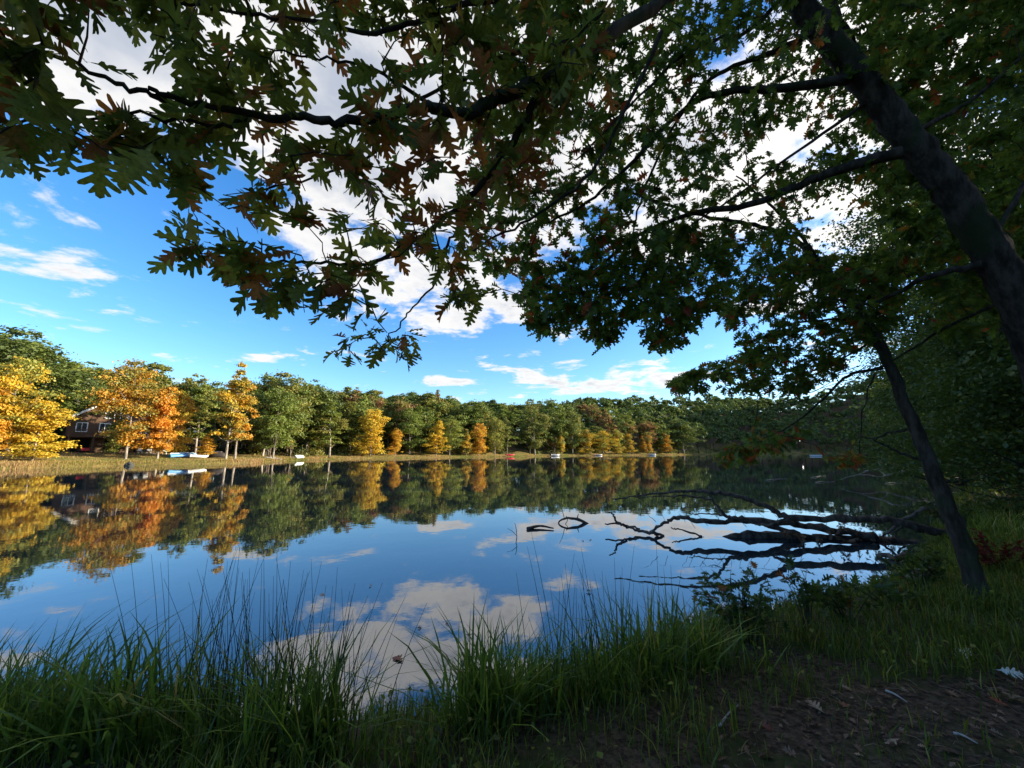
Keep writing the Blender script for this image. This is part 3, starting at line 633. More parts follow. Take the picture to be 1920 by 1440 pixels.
# ------------------------------------------------------------------ canopy builder
def in_poly(px, py, poly):
    p = np.asarray(poly, float); ins_ = np.zeros(len(px), bool)
    for a, b_ in zip(p, np.roll(p, -1, 0)):
        c = (a[1] > py) != (b_[1] > py); xi = a[0] + (py - a[1]) * (b_[0] - a[0]) / ((b_[1] - a[1]) or 1e-9); ins_ ^= c & (px < xi)
    return ins_
def branch_pts(path, n=5, jit=0.0, rng=RNG):
    p = catmull(path, n); p[:, :2] += 0
    q = np.array([P(*r) for r in p])
    if jit: q[1:-1] += rng.normal(size=(len(q) - 2, 3)) * jit
    return q
class Canopy:
    def __init__(s, seed): s.rng = np.random.default_rng(seed); s.nodes = []; s.twigs = []; s.leaves = []
    def skeleton(s, pts): s.nodes.append(pts)
    def grow(s, poly, count, depth, leaf, tset, per=6, drop=0.3, step=0.12, brown=None, tw=0.0022, clear=(), mind=0.0):
        """clusters of leaves inside an outline; each hangs on a twig that runs to the nearest wood"""
        rng = s.rng; poly = np.asarray(poly, float); lo, hi = poly.min(0), poly.max(0)
        xs = rng.uniform(lo[0], hi[0], count * 12); ys = rng.uniform(lo[1], hi[1], count * 12); k = in_poly(xs, ys, poly)
        for c in clear: k &= ~(((xs - c[0]) / c[2]) ** 2 + ((ys - c[1]) / c[3]) ** 2 < 1)
        xs, ys = xs[k], ys[k]
        if mind:
            kx, ky = [], []
            for x, y in zip(xs, ys):
                if not kx or np.min((np.array(kx) - x) ** 2 + (np.array(ky) - y) ** 2) > mind * mind: kx.append(x); ky.append(y)
            xs, ys = np.array(kx), np.array(ky)
        xs, ys = xs[:count], ys[:count]
        ds = np.array([depth(x, y) for x, y in zip(xs, ys)]) * (1 + rng.normal(size=len(xs)) * 0.10)
        tgt = np.array([P(x, y, d) for x, y, d in zip(xs, ys, ds)])
        nodes = np.concatenate(s.nodes); dd = np.array([np.min(np.sum((nodes - t_) ** 2, 1)) for t_ in tgt]); order = np.argsort(dd)
        for i_ in order:
            t_ = tgt[i_]; d2 = np.sum((nodes - t_) ** 2, 1); j = np.argmin(d2); a0 = nodes[j]; L = math.sqrt(d2[j])
            m_ = max(2, int(L / step)); u = np.linspace(0, 1, m_ + 1)[:, None]
            pts = a0 + (t_ - a0) * u + np.array([0, 0, 1.]) * (0.10 * L * np.sin(u * np.pi)) + rng.normal(size=(m_ + 1, 3)) * 0.014 * (u * (1 - u) * 4) * min(1, L / 0.3)
            s.twigs.append((pts, tw * (1 + 1.2 * min(L, 1.5))))
            nodes = np.vstack([nodes, pts[1:]])
            td = nrm(pts[-1] - pts[-2]); n = rng.integers(max(2, per - 2), per + 3)
            back = np.minimum(rng.uniform(0, 0.40, n) * (leaf / 0.16), L * 0.9); pos = pts[-1] - td * back[:, None]
            side = nrm(rng.normal(size=(n, 3)) * np.array([1, 1, 0.55])); dr = nrm(td * 0.55 + side * 0.9 + np.array([0, 0, -drop]))
            nh = nrm(np.array([0, 0, 1.0]) + rng.normal(size=(n, 3)) * 0.62)
            sz = leaf * rng.uniform(0.62, 1.2, n); base_b = brown(xs[i_], ys[i_]) if brown else 0.0
            at_ = np.where(rng.uniform(0, 1, n) < base_b, rng.uniform(0.66, 1.0, n), rng.uniform(0, 0.62, n))
            s.leaves.append((pos + dr * 0.12 * sz[:, None], frames(dr, nh), sz, rng.integers(0, len(tset), n), at_, [tset] * n))
        s.nodes = [nodes]
    def finish(s, root, mat_of, n_ind=300, twig_mat='bark_twig'):
        ac = Acc()
        for pts, r in s.twigs:
            V, Q_, T_ = tube(pts, np.linspace(r * 1.5, r * 0.7, len(pts)), 4, 0, s.rng, False); ac.add(V, Q_, T_)
        link('twig', ac.mesh('twig', M[twig_mat], True), root, 'stuff')
        pos = np.concatenate([l[0] for l in s.leaves]); R = np.concatenate([l[1] for l in s.leaves]); sz = np.concatenate([l[2] for l in s.leaves])
        ti = np.concatenate([l[3] for l in s.leaves]); at_ = np.concatenate([l[4] for l in s.leaves]); ts = np.array([0 if x is WOT else 1 if x is ROT else 2 for l in s.leaves for x in l[5]])
        px, py, d = project(pos); vis = (px > -30) & (px < 1950) & (py > -30) & (py < 1470) & (d > 0.2)
        face = np.abs(np.sum(R[:, :, 2] * nrm(pos - CAM), 1)); score = np.where(vis & (ts < 2), sz / np.maximum(d, 0.2) * (0.4 + face), 0)
        top = np.argsort(-score)[:n_ind]; ind = np.zeros(len(pos), bool); ind[top] = True
        for i_ in top:
            tset = WOT if ts[i_] == 0 else ROT; lv = min(RND_LEVELS, key=lambda q: abs(q - at_[i_]))
            o = link('leaf', leaf_mesh(tset, int(ti[i_]), mat_of[ts[i_]], lv), root)
            o.matrix_world = Matrix.Translation(pos[i_]) @ Matrix(R[i_].tolist()).to_4x4() @ Matrix.Scale(float(sz[i_]), 4)
        for k in (0, 1, 2):
            m_ = (ts == k) & ~ind
            if m_.any():
                ac = Acc(); merge_leaves(ac, (WOT, ROT, RLT)[k], ti[m_], pos[m_], R[m_], sz[m_], at_[m_]); link('foliage', ac.mesh('foliage', M[mat_of[min(k, 1)]]), root, 'stuff')
        return len(pos)

# ------------------------------------------------------------------ the big leaning oak overhead
oak = thing('leaning_oak', 'big dark oak leaning in from the right, its leafy limbs hanging overhead', 'tree')
can = Canopy(3)
def limb(root, can, path, r0, r1, n=6, name='limb', mat='bark_dark', sides=8, jit=0.006, keep=1.0):
    pts = branch_pts(path, n, jit, can.rng); u = np.linspace(0, 1, len(pts))
    link(name, tube_mesh(name, pts, r0 + (r1 - r0) * u ** 0.8, M[mat], sides, 0.05), root)
    can.skeleton(pts[int(len(pts) * (1 - keep)):]); return pts
limb(oak, can, [(2110, 1190, 3.3), (2040, 930, 3.35), (1965, 700, 3.4), (1890, 530, 3.45), (1795, 375, 3.5), (1700, 255, 3.55), (1615, 145, 3.6), (1530, 45, 3.6), (1450, -60, 3.6), (1360, -200, 3.6), (1260, -420, 3.6)], 0.165, 0.075, 8, 'trunk', sides=16, keep=0.6)
limb(oak, can, [(1960, 640, 3.6), (1880, 470, 3.75), (1800, 380, 3.85), (1735, 270, 3.95), (1650, 160, 4.0), (1590, 70, 4.1), (1520, -60, 4.2)], 0.07, 0.035, 8, 'second_stem', sides=10)
limb(oak, can, [(1400, -130, 3.55), (1330, -60, 3.0), (1240, 0, 2.5), (1120, 80, 2.2), (1020, 145, 2.0), (930, 185, 1.9), (870, 212, 1.85), (800, 200, 1.8), (720, 215, 1.72), (640, 230, 1.66), (560, 222, 1.58), (470, 215, 1.5), (340, 190, 1.42), (280, 165, 1.40)], 0.050, 0.008)
limb(oak, can, [(310, 188, 1.42), (230, 160, 1.38), (130, 115, 1.34), (40, 85, 1.3), (-80, 40, 1.3)], 0.010, 0.004)
limb(oak, can, [(470, 215, 1.5), (420, 240, 1.5), (330, 220, 1.5), (200, 215, 1.5), (90, 250, 1.5), (-20, 240, 1.5)], 0.009, 0.003)
limb(oak, can, [(1020, 145, 2.0), (990, 220, 2.02), (930, 310, 2.05), (870, 380, 2.08), (800, 435, 2.1), (700, 490, 2.1), (600, 492, 2.05), (500, 490, 2.0), (400, 478, 1.95)], 0.024, 0.004)
limb(oak, can, [(885, 365, 2.08), (850, 440, 2.15), (822, 490, 2.2), (820, 525, 2.22), (775, 575, 2.25), (745, 615, 2.25), (715, 650, 2.25)], 0.010, 0.003)
limb(oak, can, [(1240, 60, 2.9), (1190, 170, 2.9), (1110, 320, 2.8), (1010, 400, 2.7), (920, 450, 2.6), (850, 490, 2.5)], 0.018, 0.005)
limb(oak, can, [(1130, 20, 2.3), (1060, 80, 2.3), (960, 100, 2.2), (900, 135, 2.2), (780, 190, 2.2), (700, 290, 2.1), (600, 330, 2.0), (480, 360, 1.9)], 0.018, 0.004)
limb(oak, can, [(1100, -40, 2.2), (950, -10, 2.0), (800, 30, 1.9), (700, 60, 1.85), (560, 40, 1.7), (420, 20, 1.6), (280, -10, 1.5)], 0.018, 0.004)
limb(oak, can, [(820, 205, 1.8), (700, 130, 1.8), (600, 110, 1.75), (500, 90, 1.7)], 0.010, 0.003)
limb(oak, can, [(1590, 150, 3.6), (1450, 165, 3.7), (1370, 172, 3.7), (1290, 198, 3.7), (1190, 300, 3.6), (1100, 380, 3.5), (1000, 430, 3.4)], 0.045, 0.008)
limb(oak, can, [(1530, 60, 3.6), (1420, 110, 3.7), (1330, 150, 3.7), (1250, 260, 3.7), (1200, 380, 3.7), (1180, 470, 3.7)], 0.028, 0.006)
limb(oak, can, [(1690, 285, 3.5), (1600, 310, 3.6), (1500, 345, 3.7), (1400, 385, 3.8), (1300, 400, 3.9), (1200, 440, 4.0), (1100, 520, 4.0), (1030, 580, 4.0)], 0.055, 0.008)
limb(oak, can, [(1630, 190, 3.6), (1500, 280, 3.8), (1390, 360, 3.9), (1280, 440, 4.0), (1230, 560, 4.1)], 0.018, 0.005)
limb(oak, can, [(1480, -20, 3.6), (1400, 60, 3.5), (1300, 90, 3.4), (1180, 200, 3.2), (1080, 300, 3.1)], 0.022, 0.006)
limb(oak, can, [(1840, 495, 3.4), (1740, 520, 3.7), (1660, 560, 4.0), (1590, 575, 4.3), (1500, 590, 4.4)], 0.035, 0.008)
limb(oak, can, [(1900, 560, 3.4), (1800, 600, 3.9), (1700, 660, 4.4), (1650, 690, 4.6)], 0.02, 0.008)
limb(oak, can, [(1700, 255, 3.6), (1800, 200, 3.9), (1900, 120, 4.3), (2000, 30, 4.6)], 0.03, 0.01)
limb(oak, can, [(1850, 480, 3.5), (1930, 330, 3.9), (2020, 250, 4.3)], 0.03, 0.01)
R1 = [(-260, -260), (1180, -260), (1130, 180), (1010, 330), (900, 440), (880, 540), (800, 470), (740, 480), (690, 520), (670, 560), (600, 600), (520, 585), (440, 560), (400, 510), (310, 490), (300, 455), (400, 420), (330, 390), (240, 330), (190, 345), (140, 310), (60, 280), (-260, 270)]
R1b = [(630, 645), (700, 605), (790, 630), (795, 660), (750, 700), (690, 680), (630, 668)]
R1c = [(830, 540), (880, 500), (900, 560), (875, 600), (840, 590)]
def d1(x, y): return 1.28 + 0.00075 * max(x, 0) + 0.0006 * max(y - 200, 0)
br1 = lambda x, y: 0.12 + 0.30 * math.exp(-(((x - 900) / 260) ** 2 + ((y - 330) / 200) ** 2)) + 0.12 * math.exp(-(((x - 480) / 150) ** 2 + ((y - 430) / 90) ** 2))
can.grow(R1, 480, d1, 0.160, WOT, 4, 0.35, 0.07, br1, mind=24, clear=[(195, 105, 95, 75), (630, 170, 75, 95), (290, 155, 75, 55), (130, 225, 85, 45), (395, 310, 75, 45), (60, 30, 75, 50), (240, 330, 50, 40), (430, 60, 70, 45), (560, 130, 50, 40), (590, 395, 30, 30), (530, 20, 45, 30), (650, 370, 45, 30), (560, 255, 40, 22)])
can.grow(R1b, 12, lambda x, y: 2.25, 0.125, WOT, 4, 0.2, 0.06, lambda x, y: 0.1)
can.grow(R1c, 8, lambda x, y: 2.3, 0.12, WOT, 4, 0.5, 0.06, lambda x, y: 0.1)
R2 = [(860, -260), (1720, -260), (1700, 500), (1580, 560), (1460, 545), (1400, 560), (1330, 580), (1290, 640), (1240, 660), (1190, 570), (1130, 660), (1090, 620), (1000, 630), (980, 590), (990, 520), (900, 530), (850, 420), (900, 180)]
def d2(x, y): return 3.0 + 0.0012 * max(x - 900, 0) + 0.0008 * max(y - 100, 0)
br2 = lambda x, y: 0.05 + 0.22 * math.exp(-(((x - 1000) / 170) ** 2 + ((y - 320) / 200) ** 2))
can.grow(R2, 650, d2, 0.115, ROT, 6, 0.3, 0.12, br2, mind=12, clear=[(1480, 270, 35, 40), (1560, 420, 55, 45), (1060, 480, 30, 40), (1420, 300, 40, 22), (1350, 120, 22, 30), (1330, 520, 35, 20), (1620, 460, 40, 40)])
can.grow(R2, 1400, lambda x, y: d2(x, y) + 0.5, 0.12, RLT, 6, 0.3, 0.12, br2, mind=9, clear=[(1480, 270, 35, 40), (1560, 420, 55, 45), (1060, 480, 30, 40), (1350, 120, 22, 30), (1620, 460, 40, 40)])
can.grow([(975, 520), (1130, 440), (1320, 420), (1400, 520), (1310, 590), (1270, 650), (1225, 660), (1190, 580), (1130, 660), (1090, 610), (1010, 630), (980, 590)], 380, lambda x, y: d2(x, y) + 0.2, 0.12, RLT, 6, 0.3, 0.12, br2, mind=7)
R4 = [(1560, -260), (2250, -260), (2250, 720), (1760, 620), (1700, 480), (1640, 300)]
can.grow(R4, 2000, lambda x, y: 4.6 + 0.0012 * (x - 1500), 0.15, RLT, 9, 0.3, 0.18, lambda x, y: 0.05, clear=[(1870, 195, 55, 30)])
can.grow([(700, -900), (2300, -900), (2300, -260), (500, -260)], 220, lambda x, y: 3.6, 0.14, RLT, 8, 0.3, 0.2, lambda x, y: 0.05)
nl_oak = can.finish(oak, ('oak_leaf', 'red_oak_leaf'))

# ------------------------------------------------------------------ the slim leaning tree rooted at the water's edge
slim = thing('slim_leaning_tree', 'slim dark tree rooted on the grassy bank, leaning left over the water', 'tree')
cs = Canopy(4)
g0 = G(1842, 1135, 0.40); d0 = float((g0 - CAM) @ FW)
limb(slim, cs, [(1850, 1150, d0), (1800, 1010, d0 + .15), (1755, 900, d0 + .3), (1715, 800, d0 + .5), (1670, 690, d0 + .7), (1630, 610, d0 + .85), (1580, 545, d0 + 1.0), (1530, 485, d0 + 1.1), (1480, 445, d0 + 1.2), (1400, 420, d0 + 1.2), (1300, 400, d0 + 1.2), (1180, 360, d0 + 1.1)], 0.088, 0.014, 7, 'trunk', sides=14, keep=0.62)
limb(slim, cs, [(1530, 485, d0 + 1.1), (1500, 440, d0 + 1.1), (1440, 380, d0 + 1.0), (1380, 330, d0 + 1.0)], 0.03, 0.008)
limb(slim, cs, [(1655, 690, d0 + .75), (1590, 705, d0 + .9), (1540, 750, d0 + 1.0), (1480, 800, d0 + 1.1), (1400, 835, d0 + 1.2)], 0.022, 0.006)
limb(slim, cs, [(1640, 700, d0 + .75), (1625, 740, d0 + .75), (1615, 790, d0 + .75), (1612, 850, d0 + .75)], 0.010, 0.005)
limb(slim, cs, [(1735, 865, d0 + .4), (1690, 850, d0 + .5), (1640, 825, d0 + .6), (1605, 815, d0 + .7)], 0.020, 0.006)
limb(slim, cs, [(1700, 805, d0 + .5), (1660, 815, d0 + .6), (1640, 825, d0 + .6)], 0.014, 0.008)
limb(slim, cs, [(1620, 600, d0 + .9), (1540, 600, d0 + 1.2), (1450, 620, d0 + 1.4), (1360, 690, d0 + 1.5), (1270, 715, d0 + 1.5)], 0.020, 0.006)
limb(slim, cs, [(1590, 560, d0 + 1.0), (1500, 570, d0 + 1.2), (1400, 560, d0 + 1.4), (1330, 580, d0 + 1.4)], 0.018, 0.006)
limb(slim, cs, [(1640, 640, d0 + .9), (1560, 680, d0 + 1.2), (1460, 720, d0 + 1.4), (1400, 745, d0 + 1.4)], 0.014, 0.005)
limb(slim, cs, [(1610, 580, d0 + .9), (1680, 500, d0 + .8), (1760, 440, d0 + .8)], 0.02, 0.008)
for k in range(9):
    x0 = 1545 + cs.rng.uniform(0, 90); y0 = 680 + cs.rng.uniform(0, 40); x1 = x0 - cs.rng.uniform(50, 110); x2 = x1 - cs.rng.uniform(40, 130); y1 = y0 + cs.rng.uniform(15, 70)
    limb(slim, cs, [(x0, y0, d0 + 1.0), (x1, y1, d0 + 1.1), (x2, y1 + cs.rng.uniform(-5, 60), d0 + 1.2), (x2 - 40, y1 + cs.rng.uniform(20, 75), d0 + 1.3)], 0.005, 0.0012, 4, 'twig_branch', 'bark_twig', 4, 0.02)
R3 = [(1250, 715), (1300, 690), (1390, 650), (1330, 590), (1400, 510), (1500, 480), (1620, 470), (1680, 440), (1700, 580), (1660, 640), (1600, 660), (1570, 710), (1490, 740), (1430, 735), (1360, 735), (1300, 745), (1250, 730)]
cs.grow(R3, 700, lambda x, y: d0 + 1.2, 0.115, ROT, 7, 0.3, 0.12, lambda x, y: 0.07, clear=[(1560, 420, 50, 40), (1340, 660, 25, 14), (1420, 640, 20, 10)])
cs.grow([(1340, 845), (1400, 820), (1480, 815), (1500, 790), (1530, 800), (1470, 850), (1400, 870), (1350, 880)], 70, lambda x, y: d0 + 1.15, 0.105, ROT, 7, 0.4, 0.1, lambda x, y: 0.35)
cs.grow([(1560, 860), (1600, 845), (1630, 855), (1610, 875), (1570, 880)], 10, lambda x, y: d0 + .7, 0.10, ROT, 6, 0.4, 0.1, lambda x, y: 0.85)
cs.finish(slim, ('oak_leaf', 'red_oak_leaf'))
#NEXT
# ------------------------------------------------------------------ near bank: grass, tufts, litter
def GG(px, py):
    z = 0.3
    for _ in range(6): p = G(px, py, z); z = 0.5 * z + 0.5 * max(gz(p[0], p[1]), 0.0)
    p = G(px, py, z); p[2] = gz(p[0], p[1]); return p
BARE = [(1280, 1600), (1350, 1420), (1450, 1330), (1580, 1300), (1720, 1280), (1960, 1255), (2300, 1250), (2300, 1600)]
rng = np.random.default_rng(12)
def bank_points(n, smin, smax, xr=(-9, 13), yr=(0.6, 13)):
    X = np.column_stack([rng.uniform(*xr, n), rng.uniform(*yr, n)]); s = lake_sd(X); k = (s > smin) & (s < smax); X = X[k]; z = ground_z(X); return np.column_stack([X, z]), s[k]
def grass_mesh(name, Pb, L, Wd, mat, lean=0.18, bendr=(0.05, 0.7), tone=None):
    n = len(Pb); at_ = np.clip(rng.beta(1.5, 1.8, n) if tone is None else tone, 0, 1)
    V, Q_, T_, qa, ta = blades(Pb, L, Wd, rng.normal(size=n) * lean, rng.uniform(0, 6.28, n), rng.uniform(*bendr, n), rng, at_); ac = Acc(); ac.add(V, Q_, T_, qa, ta); return ac.mesh(name, M[mat])
Pb, s = bank_points(330000, -0.12, 5.0); px, py, d = project(Pb); k = (px > -150) & (px < 2080) & (py < 1560) & (d > 0.3)
bare = in_poly(px, py, BARE); patch = 0.5 + 0.5 * np.sin(Pb[:, 0] * 2.1 + 1) * np.sin(Pb[:, 1] * 2.6) + 0.3 * np.sin(Pb[:, 0] * 5.3 + Pb[:, 1] * 4.1)
k &= rng.uniform(0, 1, len(Pb)) < np.where(bare, 0.05 + 0.16 * (patch > 0.6), 0.30 + 0.7 * np.clip(patch, 0, 1)) * np.clip(7 / np.maximum(d, 1), 0.25, 1)
Pb = Pb[k]; d = d[k]; bare = bare[k]; patch = patch[k]; n = len(Pb)
L = rng.uniform(0.07, 0.22, n) * (0.7 + 0.7 * np.clip(patch, 0, 1)) * np.where(bare, 0.5, 1)
tag(link('bank_grass', grass_mesh('bank_grass', Pb - np.array([0, 0, 0.01]), L, 0.0022 + 0.0005 * d, 'grass'), kind='stuff'), 'fine dark green grass covering the shaded near bank', 'grass')
# broad-leaved weeds among the grass
k = rng.uniform(0, 1, n) < np.where(bare, 0.0, 0.10); Pw = Pb[k]; nw = len(Pw); hgt = rng.uniform(0.04, 0.2, nw)
V, Q_ = leaf_cards(Pw + np.array([0, 0, 1.]) * hgt[:, None], nrm(np.array([0, 0, 1.]) + rng.normal(size=(nw, 3)) * 0.5), 0.017, rng); ac = Acc(); ac.add(V, Q_, qa=rng.uniform(0.3, 0.9, nw))
tag(link('bank_weeds', ac.mesh('bank_weeds', M['grass']), kind='stuff'), 'tiny leaves of low weeds mixed into the bank grass', 'weeds')
def tuft(px, py, nb, Lr, spread, label, mat='sedge', width=0.006, stems=0, sl=(0.5, 0.9), lean=0.28, name='sedge_tuft', bendr=(0.1, 0.75)):
    g = GG(px, py); e = thing(name, label, 'grass tuft' if name == 'sedge_tuft' else 'rush tuft', tuple(g), 0, 'grass and rush tufts at the water edge')
    Pb = np.column_stack([rng.normal(size=nb) * spread, rng.normal(size=nb) * spread * 0.7, np.full(nb, -0.03)])
    link('blades', grass_mesh('blades', Pb, rng.uniform(*Lr, nb), np.full(nb, width) * rng.uniform(0.5, 1.2, nb), mat, lean, bendr), e, 'stuff')
    for q in range(stems):
        b0 = np.array([rng.normal() * spread * 1.4, rng.normal() * spread * 0.8, -0.03]); Ls = rng.uniform(*sl); ln = rng.normal(size=2) * 0.13 + np.array([b0[0] * 0.35, 0]); u = np.linspace(0, 1, 5)[:, None]
        pts = b0 + np.hstack([ln * Ls * u ** 1.4, Ls * u]); V, Q2, T2 = tube(pts, np.linspace(0.0034, 0.0008, 5), 4)
        link('stem', mesh_np('stem', V, [Q2, T2], M['rush'], np.full(len(Q2) + len(T2), rng.uniform(0, 1)), True), e)
    return e
tuft(490, 1405, 250, (0.3, 0.75), 0.16, 'big dark rush clump with many upright spikes, left of centre', stems=70, sl=(0.55, 1.05), name='rush_tuft')
tuft(370, 1395, 120, (0.3, 0.7), 0.13, 'rush clump with a few tall spikes left of the big dark one', stems=24, sl=(0.6, 1.1), name='rush_tuft')
tuft(590, 1410, 220, (0.3, 0.7), 0.10, 'arching sedge on the right flank of the big rush clump', stems=16, sl=(0.5, 0.95), name='rush_tuft', lean=0.4)
tuft(250, 1400, 150, (0.3, 0.75), 0.13, 'broad-bladed green sedge clump at lower left', width=0.009)
tuft(140, 1400, 150, (0.3, 0.72), 0.13, 'broad-bladed sedge clump second from the left edge', width=0.009)
tuft(30, 1400, 180, (0.3, 0.75), 0.13, 'sedge clump with fine blades at the left edge', width=0.006, lean=0.4)
tuft(-70, 1400, 200, (0.3, 0.7), 0.14, 'sedge clump half cut off by the left edge')
tuft(905, 1360, 300, (0.3, 0.72), 0.10, 'bright arching sedge clump in the middle of the bank', width=0.0075, lean=0.38)
tuft(1010, 1330, 170, (0.25, 0.6), 0.12, 'low sedge clump right of the bright arching one')
tuft(1120, 1305, 170, (0.25, 0.6), 0.13, 'sedge clump pierced by tall dark rush spikes', stems=34, sl=(0.5, 1.0), name='rush_tuft')
tuft(1215, 1275, 240, (0.3, 0.72), 0.13, 'dense dark sedge clump right of the rush spikes', stems=8, sl=(0.6, 0.95), name='rush_tuft')
tuft(1310, 1245, 240, (0.25, 0.6), 0.15, 'dark arching sedge clump beside the leafy bush', lean=0.4)
tuft(690, 1425, 70, (0.08, 0.22), 0.13, 'short pale-green tuft in the gap where water shows')
tuft(790, 1425, 70, (0.08, 0.24), 0.13, 'short tuft left below the bright arching sedge')
tuft(1900, 1010, 260, (0.3, 0.7), 0.35, 'dark grass tuft on the bank right of the slim trunk', lean=0.3)
# leaf litter on the bare soil
Pl, s = bank_points(130000, 0.3, 6.0); px, py, d = project(Pl); k = in_poly(px, py, BARE) & (d > 0.5) | ((rng.uniform(0, 1, len(px)) < 0.05) & (d > 0.5) & (d < 8)); Pl = Pl[k][:11000]; n = len(Pl)
ac = Acc(); dr = rng.normal(size=(n, 3)) * np.array([1, 1, 0.15]); R = frames(dr, nrm(np.array([0, 0, 1.]) + rng.normal(size=(n, 3)) * 0.35))
merge_leaves(ac, RLT, rng.integers(0, 3, n), Pl + np.array([0, 0, 0.012]), R, rng.uniform(0.012, 0.05, n) * np.where(rng.uniform(0, 1, n) < 0.06, 1.9, 1), np.clip(rng.uniform(-0.5, 0.8, n), 0, 1))
tag(link('leaf_litter', ac.mesh('leaf_litter', M['dead_leaf']), kind='stuff'), 'brown scraps of fallen leaves on the bare soil at lower right', 'leaf litter')
# thin debris of twigs and straw
acc = Acc()
for q in range(420):
    p = Pl[rng.integers(0, n)] + np.array([rng.normal() * .1, rng.normal() * .1, 0.012]); a_ = rng.uniform(0, 6.28); Ls = rng.uniform(0.03, 0.12); dv = np.array([math.cos(a_), math.sin(a_), rng.normal() * 0.1]) * Ls
    V, Q_, T_ = tube(np.array([p, p + dv * .5 + np.array([0, 0, .01]), p + dv]), 0.0011, 3, 0, rng, False); acc.add(V, Q_, T_, np.full(len(Q_), rng.uniform(0.4, 1)))
tag(link('straw_debris', acc.mesh('straw_debris', M['dead_leaf']), kind='stuff'), 'thin dry straws and twigs strewn over the bare soil', 'debris')
def lone_leaf(px, py, size, mat, label, name='fallen_leaf', tset=WOT, v=3, water=False, tilt=0.3, up=0.02):
    g = G(px, py, 0.0) if water else GG(px, py); g = g + np.array([0, 0, up])
    o = link(name, leaf_mesh(tset, v % len(tset), mat, random.choice(RND_LEVELS))); a_ = random.uniform(0, 6.28)
    dv = np.array([[math.cos(a_), math.sin(a_), random.uniform(-.1, .3)]]); nv = np.array([[random.gauss(0, tilt), random.gauss(0, tilt) - 0.25, 1]]); R = frames(dv, nv)[0]
    o.matrix_world = Matrix.Translation(g) @ Matrix(R.tolist()).to_4x4() @ Matrix.Scale(size, 4)
    return tag(o, label, 'leaf', 'leaves afloat on the lake' if water else 'single leaves lying on the bank')
for a_ in [(1545, 1345, .12, 'tan_leaf', 'curled tan oak leaf lying in the middle of the bare soil'), (1595, 1337, .07, 'rust_leaf', 'small rust-red leaf beside the curled tan one'),
           (1690, 1395, .08, 'tan_leaf', 'pale tan leaf near the bottom of the bare soil'), (1572, 1296, .08, 'tan_leaf', 'small pale leaf at the upper edge of the bare soil'),
           (1822, 1226, .17, 'pale_leaf', 'large pale underside-up leaf where grass meets bare soil'), (1872, 1268, .12, 'pale_leaf', 'pale leaf right below the large pale one'),
           (1728, 1128, .19, 'pale_leaf', 'pale leaf caught in grass left of the slim trunk'), (1105, 1328, .13, 'rust_leaf', 'rust-brown leaf lodged in the grass of the middle bank'),
           (800, 1365, .12, 'dead_leaf', 'dull brown leaf under the bright arching sedge'), (832, 1398, .10, 'dead_leaf', 'brown leaf at the bottom below the bright sedge'),
           (1895, 1335, .08, 'rust_leaf', 'dark red leaf near the right edge of the soil'), (1420, 1365, .08, 'rust_leaf', 'small red-brown leaf left of the curled tan one')]:
    lone_leaf(*a_, v=random.randrange(6), up=0.035 if a_[1] < 1300 or a_[0] < 1200 else 0.02)
for a_ in [(605, 1113, .10, 'dead_leaf', 'brown curled leaf afloat above the rush clump'), (755, 1242, .17, 'rust_leaf', 'dark red curled leaf afloat in the cloud reflection'),
           (842, 1172, .11, 'rust_leaf', 'small red leaf afloat left above the bright sedge'), (872, 1192, .15, 'dead_leaf', 'dark curled leaf afloat against the sedge tips'),
           (1090, 1014, .16, 'dead_leaf', 'dark leaf afloat below the ring-shaped branch'), (1108, 1012, .13, 'dead_leaf', 'leaf afloat just right of the one below the ring branch'),
           (693, 1098, .07, 'tan_leaf', 'flat tan leaf afloat on open blue water'), (1110, 1111, .08, 'tan_leaf', 'flat tan leaf afloat above the rush spikes'), (781, 1179, .06, 'tan_leaf', 'tiny tan leaf afloat left of the red one')]:
    lone_leaf(*a_, name='floating_leaf', v=random.choice([1, 3, 5]), water=True, tilt=0.2, up=0.012)
def stick(pts, r, label, name='stick', mat='deadwood', group=None):
    pts = catmull(np.asarray(pts), 4); return tag(link(name, tube_mesh(name, pts, np.linspace(r, r * 0.35, len(pts)), M[mat], 6, 0.08)), label, 'stick', group)
for q, (a_, b_, lab) in enumerate((((1662, 1303), (1702, 1325), 'pale bare stick lying on the soil below the grass edge'), ((1350, 1370), (1385, 1330), 'thin crooked stick at the left end of the bare soil'), ((1790, 1385), (1835, 1405), 'short stick near the lower right corner'))):
    p0, p1 = GG(*a_), GG(*b_); mid = (p0 + p1) / 2 + np.array([0.01, 0.02, 0.02]); stick([p0 + np.array([0, 0, .02]), mid, p1 + np.array([0, 0, .02])], 0.007, lab, mat='greywood')

